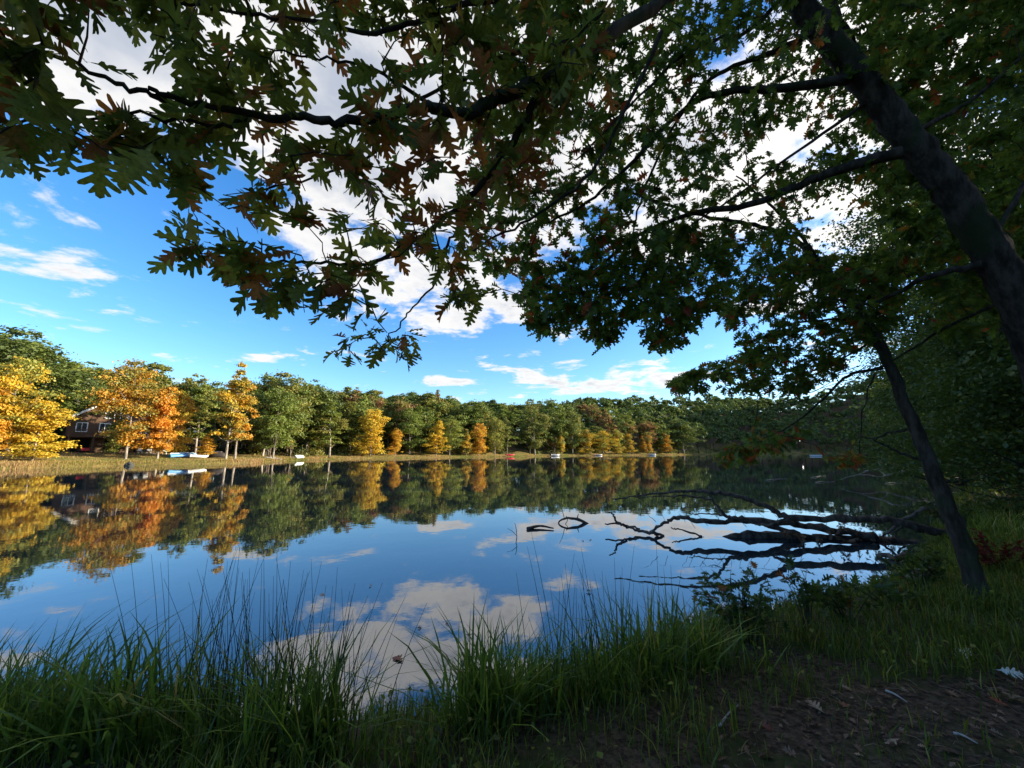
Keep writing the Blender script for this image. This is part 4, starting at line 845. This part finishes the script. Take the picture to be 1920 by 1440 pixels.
# ------------------------------------------------------------------ shrubs on the near bank
def shrub(px, py, h, wd, nst, nl, size, tset, mat, label, name='shrub', drop=0.0, seed=1):
    rg = np.random.default_rng(seed); g = GG(px, py); e = thing(name, label, 'shrub', tuple(g)); tips = []; allp = []
    for q in range(nst):
        a_ = rg.uniform(0, 6.28); r = rg.uniform(0.2, 1) * wd / 2; tip = np.array([math.cos(a_) * r, math.sin(a_) * r * 0.7, h * rg.uniform(0.5, 1.0) * (1 - 0.35 * (r / (wd / 2)) ** 2)])
        pts = catmull([np.array([tip[0] * .1, tip[1] * .1, -0.03]), tip * np.array([.45, .45, .6]) + rg.normal(size=3) * 0.02, tip], 5)
        link('stem', tube_mesh('stem', pts, np.linspace(0.006, 0.0016, len(pts)), M['bark_twig'], 4, 0), e); allp.append(pts[4:])
    A = np.concatenate(allp); ii = rg.integers(0, len(A), nl); dr = nrm(rg.normal(size=(nl, 3)) * np.array([1, 1, 0.5]) + np.array([0, 0, 0.35 - drop])); nh = nrm(np.array([0, 0, 1.]) + rg.normal(size=(nl, 3)) * 0.5)
    ac = Acc(); merge_leaves(ac, tset, rg.integers(0, len(tset), nl), A[ii] + rg.normal(size=(nl, 3)) * 0.02, frames(dr, nh), size * rg.uniform(0.5, 1.2, nl), rg.uniform(0, 1, nl)); link('foliage', ac.mesh('foliage', M[mat]), e, 'stuff'); return e
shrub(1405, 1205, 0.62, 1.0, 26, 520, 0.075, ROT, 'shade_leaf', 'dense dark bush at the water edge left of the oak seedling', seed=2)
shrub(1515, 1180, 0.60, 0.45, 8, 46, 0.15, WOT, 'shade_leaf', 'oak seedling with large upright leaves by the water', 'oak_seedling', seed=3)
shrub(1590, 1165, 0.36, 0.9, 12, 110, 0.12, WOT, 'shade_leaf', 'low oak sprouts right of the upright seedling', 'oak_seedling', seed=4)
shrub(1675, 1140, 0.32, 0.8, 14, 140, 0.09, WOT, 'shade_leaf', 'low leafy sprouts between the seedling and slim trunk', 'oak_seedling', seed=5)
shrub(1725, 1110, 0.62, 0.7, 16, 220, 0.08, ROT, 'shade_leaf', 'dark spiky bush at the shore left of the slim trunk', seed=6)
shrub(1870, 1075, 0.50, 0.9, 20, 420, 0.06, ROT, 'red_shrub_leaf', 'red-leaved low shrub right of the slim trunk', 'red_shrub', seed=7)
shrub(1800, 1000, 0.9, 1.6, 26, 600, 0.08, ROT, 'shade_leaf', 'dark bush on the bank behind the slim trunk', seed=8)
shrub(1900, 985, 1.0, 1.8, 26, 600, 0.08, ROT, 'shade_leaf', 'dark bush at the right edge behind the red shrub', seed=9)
n_ = 9000; Xb = np.column_stack([rng.uniform(9, 40, n_ * 3), rng.uniform(5, 40, n_ * 3)]); sb = lake_sd(Xb); k = (sb > -0.1) & (sb < 3.5); Xb = Xb[k][:n_]; n_ = len(Xb)
tag(link('right_bank_grass', grass_mesh('right_bank_grass', np.column_stack([Xb, ground_z(Xb) - .02]), rng.uniform(0.15, 0.5, n_), np.full(n_, 0.012), 'grass'), kind='stuff'), 'rank grass along the shaded right shore', 'grass')

# ------------------------------------------------------------------ dead wood in the water
ft = thing('fallen_tree', 'black fallen tree lying in the water from the right bank, limbs arching', 'fallen tree')
def fl(path, r0, r1, name='limb', mat='deadwood', root=ft, n=6, sides=8):
    pts = catmull(np.array([PY(*p) for p in path]), n); pts[1:-1] += rng.normal(size=(len(pts) - 2, 3)) * (0.012 + 0.12 * r1); link(name, tube_mesh(name, pts, np.linspace(r0, r1, len(pts)) * (1 + 0.10 * rng.normal(size=len(pts))) * 0.85, M[mat], sides, 0.10), root); return pts
pts = catmull(np.array([PY(*p) for p in [(1880, 1030, 8.3), (1800, 1024, 8.5), (1720, 1018, 8.7), (1640, 1012, 8.85), (1560, 1008, 9.0), (1500, 1006, 9.1), (1430, 1006, 9.15), (1380, 1008, 9.2), (1340, 1011, 9.25)]]), 6)
link('trunk', tube_mesh('trunk', pts, np.interp(np.linspace(0, 1, len(pts)), [0, .3, .55, .68, .8, .92, 1], [.10, .07, .06, .08, .12, .08, .012]) * (1 + .12 * rng.normal(size=len(pts))), M['deadwood'], 12, 0.14), ft)
fl([(1860, 1020, 8.2), (1790, 1008, 8.4), (1720, 988, 8.5), (1660, 974, 8.6), (1580, 973, 8.7), (1480, 970, 8.8), (1440, 951, 8.9), (1390, 933, 9.0), (1330, 922, 9.1), (1270, 921, 9.1), (1200, 930, 9.1), (1146, 935, 9.1)], 0.12, 0.014)
fl([(1500, 1002, 9.0), (1440, 985, 9.1), (1390, 972, 9.1), (1362, 968, 9.2), (1345, 948, 9.2), (1325, 934, 9.2), (1260, 929, 9.3), (1190, 933, 9.3)], 0.07, 0.010)
fl([(1640, 1006, 8.8), (1540, 990, 9.0), (1480, 980, 9.1), (1400, 976, 9.2), (1320, 978, 9.3), (1285, 970, 9.4), (1262, 972, 9.4), (1240, 984, 9.4), (1222, 996, 9.4)], 0.10, 0.03)
fl([(1480, 970, 8.8), (1460, 980, 8.8), (1430, 985, 8.9), (1395, 976, 9.0)], 0.05, 0.02)
fl([(1360, 968, 9.2), (1330, 962, 9.3), (1300, 964, 9.4), (1286, 962, 9.4)], 0.022, 0.008)
fl([(1345, 950, 9.2), (1330, 955, 9.2), (1318, 953, 9.2), (1310, 962, 9.2)], 0.012, 0.005, 'twig')
fl([(1320, 1008, 9.2), (1300, 1000, 9.3), (1275, 993, 9.4), (1258, 989, 9.4)], 0.03, 0.014)
fl([(1245, 1006, 9.3), (1225, 1000, 9.3), (1200, 996, 9.5), (1172, 986, 9.6), (1155, 976, 9.6), (1150, 966, 9.6), (1139, 960, 9.6)], 0.05, 0.016)
fl([(1200, 992, 9.6), (1170, 985, 9.7), (1134, 982, 9.8)], 0.03, 0.02)
fl([(1790, 990, 8.3), (1740, 955, 8.3), (1700, 972, 8.5), (1660, 1002, 8.8), (1640, 1014, 8.8)], 0.05, 0.02)
fl([(1690, 985, 8.5), (1680, 1005, 8.5), (1695, 1018, 8.5)], 0.03, 0.018)
for q in range(26):
    x0 = 1240 + q * 19 + random.uniform(-12, 12); fl([(x0, 978 + random.uniform(-6, 14), 9.0), (x0 - random.uniform(-20, 30), 965 - random.uniform(0, 10), 9.0), (x0 - random.uniform(-35, 45), 955 - random.uniform(-15, 12), 9.0)], 0.006, 0.002, 'twig', sides=4, n=3)
for q, (x_, y_) in enumerate(((1502, 1003), (1535, 1004), (1560, 1002), (1580, 985), (1606, 1006), (1632, 1014), (1588, 1012), (1655, 1010), (1475, 998))):
    c0 = PY(x_, y_, 8.75); nl = 9; dr = nrm(rng.normal(size=(nl, 3)) + np.array([0, 0, -0.8])); ac = Acc()
    merge_leaves(ac, WOT, rng.integers(0, 6, nl), np.repeat(c0[None], nl, 0) + rng.normal(size=(nl, 3)) * 0.02, frames(dr, rng.normal(size=(nl, 3))), rng.uniform(0.10, 0.17, nl), rng.uniform(0, .6, nl))
    link('withered_leaves', ac.mesh('withered_leaves', M['dead_leaf']), ft)
gl = thing('grey_log', 'bleached grey log slanting off the right bank behind the slim trunk', 'log')
fl([(1960, 876, 22.5), (1900, 886, 22.5), (1830, 894, 22.5), (1758, 903, 22.5)], 0.20, 0.10, 'log', 'greywood', gl)
fl([(1860, 890, 22.6), (1800, 880, 23), (1750, 875, 23.5), (1715, 878, 23.5), (1690, 871, 23.5), (1665, 870, 23.5), (1645, 879, 23.5), (1620, 884, 23.5)], 0.13, 0.03, 'limb', 'greywood', gl)
fl([(1715, 878, 23.5), (1680, 886, 23.5), (1650, 893, 23.5), (1610, 890, 23.5), (1575, 899, 23.5)], 0.06, 0.015, 'limb', 'greywood', gl)
fl([(1740, 875, 23.4), (1735, 860, 23.4), (1720, 846, 23.4)], 0.04, 0.015, 'limb', 'greywood', gl)
fl([(1660, 892, 23.5), (1640, 880, 23.5), (1600, 893, 23.5)], 0.03, 0.012, 'twig', 'greywood', gl)
W0 = lambda x, y, up=0.0: G(x, y) + np.array([0, 0, up])
stick([W0(989, 993, .02), W0(1012, 990, .05), W0(1038, 993, .03)], 0.045, 'short dark stick afloat left of the ring-shaped branch', 'floating_branch')
rb = thing('ring_branch', 'dark branch arching out of the water, closing to a ring with its reflection', 'branch')
def flz(pts, r0, r1, root, name='limb', mat='deadwood'):
    pts = catmull(np.array(pts), 5); link(name, tube_mesh(name, pts, np.linspace(r0, r1, len(pts)), M[mat], 6, 0.1), root)
flz([W0(1046, 981, -.05), W0(1050, 981, .06), W0(1062, 981, .13), W0(1072, 981, .12), W0(1086, 981, .09), W0(1104, 981, -.05)], 0.016, 0.05, rb)
flz([W0(1058, 981, .15), W0(1054, 981, .35), W0(1048, 981, .52)], 0.010, 0.004, rb, 'twig')
flz([W0(1062, 981, .18), W0(1064, 982, .08), W0(1058, 983, -.03)], 0.012, 0.006, rb, 'twig')
flz([W0(1083, 981, .15), W0(1085, 981, .24)], 0.016, 0.008, rb, 'twig')
tw_ = thing('water_twig', 'thin forked twig sticking out of open water left of the fallen tree', 'twig')
flz([W0(966, 1020, -.06), W0(969, 1015, .1), W0(967, 1012, .28), W0(965, 1010, .33)], 0.010, 0.004, tw_, 'stem', 'bark_twig')
flz([W0(968, 1015, .12), W0(960, 1014, .2), W0(951, 1013, .24)], 0.006, 0.003, tw_, 'side_twig', 'bark_twig')
t2 = thing('bank_branch', 'broken branch end with a dead leaf cluster afloat by the right bank', 'branch')
flz([W0(1643, 1044, .02), W0(1662, 1046, .05), W0(1680, 1050, .03), W0(1700, 1046, .06)], 0.035, 0.05, t2)
for q, (xa, ya, xb, yb) in enumerate(((1436, 901, 1476, 898), (1520, 896, 1548, 893), (1530, 905, 1566, 904), (1660, 907, 1700, 905))):
    stick([W0(xa, ya, .02), W0(xa * .7 + xb * .3, ya - .6, .05), W0(xa * .45 + xb * .55, yb + .4, .02), W0(xb, yb, .05)], 0.028, ('leftmost', 'second', 'third', 'rightmost')[q] + ' of the pale sticks afloat on the dark far water', 'floating_stick', 'greywood', 'pale sticks on the dark water')
rk = bpy.data.meshes.new('rock'); bm = bmesh.new(); bmesh.ops.create_icosphere(bm, subdivisions=3, radius=1)
for v in bm.verts: v.co *= 1 + 0.18 * math.sin(v.co.x * 4 + 1) * math.cos(v.co.y * 3.3) + 0.08 * math.sin(v.co.z * 9 + v.co.x * 6)
bm.to_mesh(rk); bm.free(); rk.materials.append(M['dark_stone'])
for px_, py_, sc_, lab in ((242, 873.5, (0.55, 0.4, 0.45), 'dark rounded rock in the shallows below the orange tree'), (1742, 1088, (0.22, 0.16, 0.14), 'dark stone at the waterline left of the slim trunk'), (1700, 1128, (0.16, 0.12, 0.08), 'small flat stone among the sprouts by the water')):
    o = link('rock', rk); o.location = W0(px_, py_, .04) if py_ < 1000 else GG(px_, py_); o.scale = sc_; tag(o, lab, 'rock')

# ------------------------------------------------------------------ far shore: house, cabin, boats, steps, lamp
def face_cam(xy): return -math.atan2(xy[0], xy[1])
def house(px, s, wd, dp, low, upr, gab, label, wallm, name, rz_off=0.0, deck=True):
    xy = exit_xy(px, s); z = gz(*xy); e = thing(name, label, 'house', (xy[0], xy[1], z), face_cam(xy) + rz_off)
    hw = wd / 2; H = low + upr
    V = [(-hw, 0, low), (hw, 0, low), (hw, 0, H), (0, 0, H + gab), (-hw, 0, H), (-hw, dp, -1), (hw, dp, -1), (hw, dp, H), (0, dp, H + gab), (-hw, dp, H), (-hw, 0, -1), (hw, 0, -1)]
    link('wall', poly_mesh('wall', V, [(0, 1, 2, 3, 4), (6, 5, 9, 8, 7), (10, 0, 4, 9, 5), (11, 6, 7, 2, 1), (10, 11, 1, 0)], M[wallm]), e)
    ov = 0.6; sl = gab / hw
    for sg in (-1, 1):
        x1 = sg * (hw + ov); z1 = H - ov * sl; V = []
        for dz in (0.04, 0.22): V += [(0, -ov, H + gab + dz), (x1, -ov, z1 + dz), (x1, dp + ov, z1 + dz), (0, dp + ov, H + gab + dz)]
        r = link('roof', poly_mesh('roof', V, [(0, 1, 2, 3), (7, 6, 5, 4), (0, 4, 5, 1), (1, 5, 6, 2), (2, 6, 7, 3), (3, 7, 4, 0)], M['shingle']), e)
        V = []
        for yy in (-ov - 0.06, -ov - 0.005): V += [(0, yy, H + gab - 0.14), (x1, yy, z1 - 0.14), (x1, yy, z1 + 0.26), (0, yy, H + gab + 0.26)]
        link('barge_board', poly_mesh('barge_board', V, [(0, 1, 2, 3), (7, 6, 5, 4), (0, 4, 5, 1), (1, 5, 6, 2), (2, 6, 7, 3), (3, 7, 4, 0)], M['white_paint']), e)
    for x in np.linspace(-hw + 1.6, hw - 1.6, 4 if wd > 8 else 2):
        w_ = link('window', boxes('window', [(x - .55, x + .55, -0.05, -0.004, low + .8, low + 2.1)], M['glass']), e)
        link('frame', boxes('frame', [(x - .67, x + .67, -.09, -.006, low + 2.1, low + 2.22), (x - .67, x + .67, -.09, -.006, low + .68, low + .8), (x - .67, x - .55, -.09, -.006, low + .8, low + 2.1), (x + .55, x + .67, -.09, -.006, low + .8, low + 2.1), (x - .03, x + .03, -.085, -.055, low + .8, low + 2.1)], M['white_paint']), w_)
    for x in (-0.9, 0.9) if gab > 3 else ():
        w_ = link('window', boxes('window', [(x - .5, x + .5, -0.05, -0.004, H + .3, H + 1.4)], M['glass']), e)
        link('frame', boxes('frame', [(x - .6, x + .6, -.09, -.006, H + 1.4, H + 1.5), (x - .6, x + .6, -.09, -.006, H + .2, H + .3), (x - .6, x - .5, -.09, -.006, H + .3, H + 1.4), (x + .5, x + .6, -.09, -.006, H + .3, H + 1.4)], M['white_paint']), w_)
    for x in ((-hw + 1.8, 0, hw - 1.8) if wd > 8 else (0,)):
        link('doorway_shade', boxes('doorway_shade', [(x - 1.0, x + 1.0, -.06, -.004, -0.5, max(low, 2.1) - .3)], M['opening_shade']), e)  # flat panels on the wall, the opening's inner shade painted as colour
    if deck:
        dk = link('deck', boxes('deck', [(-hw, hw, -2.6, -.1, low - .2, low)], M['brown_siding']), e)
        link('rail', boxes('rail', [(-hw, hw, -2.62, -2.54, low + .95, low + 1.03)] + [(x - .025, x + .025, -2.6, -2.55, low, low + .95) for x in np.arange(-hw + .1, hw, 0.3)], M['brown_siding']), dk)
        for x in np.linspace(-hw + .2, hw - .2, 5): link('post', boxes('post', [(x - .09, x + .09, -2.56, -2.38, -1, low - .2)], M['brown_siding']), e)
    return e
house(208, 22, 11, 9, 2.7, 2.8, 4.0, 'brown gabled house with white roof edges and a deck, behind the orange tree', 'brown_siding', 'gabled_house', 0.15)
house(350, 26, 7, 6, 0.4, 2.6, 1.8, 'dark low cabin half hidden behind the olive trees', 'brown_siding', 'cabin', -0.1, False)
house(455, 34, 9, 7, 0.5, 2.8, 2.4, 'pale grey house glimpsed between trunks right of the cabin', 'grey_siding', 'cottage', -0.1, False)
def put(name, label, cat, px, s, rz=0.0, group=None, z=None):
    xy = exit_xy(px, s); return thing(name, label, cat, (xy[0], xy[1], gz(*xy) if z is None else z), face_cam(xy) + rz, group)
# the red car
e = put('parked_car', 'dark red car parked under the deck of the gabled house', 'car', 160, 24.5, 1.35)
prof = [(-2.1, .35), (-2.1, .8), (-1.3, .95), (-.7, 1.42), (.8, 1.42), (1.5, .95), (2.1, .85), (2.1, .35)]
V = [(x, -.85 * (1 if z < 1.2 else .82), z) for x, z in prof] + [(x, .85 * (1 if z < 1.2 else .82), z) for x, z in prof]; n8 = 8
link('body', poly_mesh('body', V, [tuple(range(8)), tuple(range(15, 7, -1))] + [(i_, i_ + 8, (i_ + 1) % 8 + 8, (i_ + 1) % 8) for i_ in range(8)], M['red_paint']), e)
link('window', boxes('window', [(-.65, .85, -.80, -.775, 1.0, 1.32)], M['glass']), e)
for x in (-1.3, 1.3):
    for y in (-.8, .8):
        V, Q_, T_ = tube(np.array([[x, y - .1, .33], [x, y + .1, .33]]), .33, 14); link('wheel', mesh_np('wheel', V, [Q_, T_], M['rubber'], None, False), e)
def hull(L, Wd, Hh, overturned, mat, n=13, m=9):
    """lofted boat hull with a sheer line and transom"""
    V = []; F = []
    for i_ in range(n):
        u = i_ / (n - 1); x = (u - .5) * L; w_ = Wd / 2 * (min(1, (1 - u) * 2.6) ** 0.6 * (0.82 + .18 * min(1, u * 3))); dpt = Hh * (0.9 + .25 * u * u); zt = Hh + 0.18 * Hh * (2 * u - 1) ** 2
        for k in range(m):
            a_ = math.pi * k / (m - 1); V.append((x, -math.cos(a_) * max(w_, .02), zt - math.sin(a_) ** 0.7 * dpt * (1 - 0.35 * max(0, u - .8) / .2)))
    for i_ in range(n - 1):
        for k in range(m - 1): a_ = i_ * m + k; F.append((a_, a_ + 1, a_ + m + 1, a_ + m))
    F.append(tuple(range(m)))
    V = np.array(V)
    if overturned: V[:, 2] = V[:, 2].max() - V[:, 2]; V[:, 1] *= -1
    me = poly_mesh('hull', V, F, mat, True); return me
def boat(name, label, px, s, rz, L, Wd, Hh, over, mat, z=None, extra=True, group=None):
    e = put(name, label, 'boat', px, s, rz, group, z); h = link('hull', hull(L, Wd, Hh, over, M[mat]), e); md = h.modifiers.new('shell', 'SOLIDIFY'); md.thickness = 0.05; md.offset = -1
    if over: link('keel', boxes('keel', [(-L * .45, L * .3, -.025, .025, Hh * 1.02, Hh * 1.22)], M['boat_white']), e)
    elif extra:
        for x in (-.2, .15): link('thwart', boxes('thwart', [(x * L - .12, x * L + .12, -Wd * .43, Wd * .43, Hh * .72, Hh * .78)], M['boat_white']), e)
    return e
boat('rowboat', 'nearer light blue overturned boat on the lawn by the orange sapling', 338, 8.0, 0.5, 3.0, 1.3, .55, True, 'blue_paint', group='boats on the lawn')
boat('rowboat', 'farther pale blue overturned boat beside the first blue one', 351, 9.5, 0.5, 3.0, 1.3, .55, True, 'pale_blue_paint', group='boats on the lawn')
boat('rowboat', 'white boat lying right of the two blue ones', 374, 6.5, 0.2, 2.4, 1.2, .5, False, 'boat_white', group='boats on the lawn')
boat('rowboat', 'dark overturned boat tilted up by the thin olive trees', 402, 7.5, -0.5, 3.6, 1.6, .85, True, 'boat_dark', group='boats on the lawn')
boat('rowboat', 'white overturned rowboat on the bank right of the stone steps', 562, 3.2, 1.0, 3.2, 1.35, .55, True, 'boat_white', group='boats on the lawn')
boat('rowboat', 'long white boat at the water below the golden row', 1121, 0.6, 0.1, 3.6, 1.4, .5, False, 'boat_white', z=-0.05, group='boats at the far waterline')
boat('rowboat', 'white boat near the lone orange-gold far tree', 1221, 0.8, 0.1, 4.2, 1.6, .6, False, 'boat_white', z=-0.05, group='boats at the far waterline')
e = boat('motorboat', 'grey boat with a dark upright motor moored right of the clearing', 1041, 0.2, 0.6, 4.4, 1.7, .75, False, 'boat_grey', z=-0.1, group='boats at the far waterline')
link('motor', boxes('motor', [(-2.5, -2.15, -.2, .2, .5, 1.5), (-2.45, -2.25, -.08, .08, -.3, .5)], M['rubber'], .04), e); link('windshield', boxes('windshield', [(.3, .36, -.6, .6, .75, 1.2)], M['glass']), e); link('cover', boxes('cover', [(-1.6, .2, -.62, .62, .8, 1.15)], M['boat_dark'], .08), e)
p = G(1530, 855.4); e = thing('rowboat', 'small pale boat floating far off on the dark water', 'boat', (p[0], p[1], -.08), -.6, 'boats at the far waterline'); h = link('hull', hull(3.8, 1.5, .55, False, M['boat_white']), e); h.modifiers.new('shell', 'SOLIDIFY').thickness = .05
link('thwart', boxes('thwart', [(-.6, -.35, -.6, .6, .4, .45)], M['boat_white']), e)
e = put('kayak', 'red kayak pulled up at the clearing by the bare trunk', 'kayak', 956, 1.0, 0.35); V = []; F = []
for i_ in range(13):
    u = i_ / 12; x = (u - .5) * 3.4; w_ = .42 * math.sin(math.pi * (0.03 + .94 * u)) ** .75; h_ = .34 * math.sin(math.pi * (0.06 + .88 * u)) ** .5; lift = .25 * (2 * u - 1) ** 4
    for k in range(10): a_ = 2 * math.pi * k / 10; V.append((x, w_ * math.cos(a_), .35 + lift + h_ * math.sin(a_)))
for i_ in range(12):
    for k in range(10): a_ = i_ * 10 + k; b_ = i_ * 10 + (k + 1) % 10; F.append((a_, b_, b_ + 10, a_ + 10))
F += [tuple(range(9, -1, -1)), tuple(range(120, 130))]
link('hull', poly_mesh('hull', V, F, M['red_paint'], True), e)
ring = np.array([(.55 * math.cos(a_), .26 * math.sin(a_), .69) for a_ in np.linspace(0, 2 * math.pi, 17)]); V, Q_, T_ = tube(ring, .035, 6); link('cockpit_rim', mesh_np('cockpit_rim', V, [Q_, T_], M['rubber'], None, True), e)
# stone steps up the lawn
e = put('stone_steps', 'pale stone steps climbing the bank below the round green tree', 'steps', 521, 2.5, 0.35)
r = np.array([math.sin(-e.rotation_euler[2]), math.cos(-e.rotation_euler[2])]); o0 = np.array(e.location[:2]); z0 = e.location[2]
for q in range(8):
    y0 = q * 0.75; c = o0 + np.array([-math.sin(e.rotation_euler[2]), math.cos(e.rotation_euler[2])]) * y0; zt = gz(*c) - z0 + 0.12
    link('step', boxes('step', [(-.8, .8, y0, y0 + .6, zt - .3, zt)], M['stone'], .03), e)
# white garden chairs on the lawn
def chair(px, s, rz, label):
    e = put('garden_chair', label, 'chair', px, s, rz, 'white chairs on the lawn'); link('seat', boxes('seat', [(-.28, .28, -.28, .28, .38, .44)], M['white_paint'], .015), e)
    link('backrest', boxes('backrest', [(-.28, .28, .26, .32, .44, 1.0)], M['white_paint'], .015), e)
    for x in (-.26, .22):
        for y in (-.26, .22): link('leg', boxes('leg', [(x, x + .05, y, y + .05, -.05, .38)], M['white_paint']), e)
    for x in (-.31, .26): link('armrest', boxes('armrest', [(x, x + .06, -.26, .28, .60, .65)], M['white_paint']), e)
chair(262, 17, .3, 'left white chair on the lawn behind the big orange tree'); chair(278, 17.5, -.2, 'middle white chair on the lawn behind the orange trees'); chair(308, 15, .1, 'right white chair by the brightest orange tree')
# far lamp
xy = exit_xy(1503, 16); z = gz(*xy); hh = height_for(xy, 826); e = thing('lamp_post', 'tiny lit lamp showing white against the dark far hill', 'lamp', (xy[0], xy[1], z))
V, Q_, T_ = tube(np.array([[0, 0, -.3], [0, 0, hh - .3]]), .07, 8); link('post', mesh_np('post', V, [Q_, T_], M['boat_dark'], None, True), e)
m, t, b = material('lamp_light'); b.inputs['Emission Color'].default_value = (1, .95, .9, 1); b.inputs['Emission Strength'].default_value = 2.0
bm = bmesh.new(); bmesh.ops.create_icosphere(bm, subdivisions=2, radius=.42); me = bpy.data.meshes.new('globe'); bm.to_mesh(me); bm.free(); me.materials.append(m); o = link('globe', me, e); o.location = (0, 0, hh)
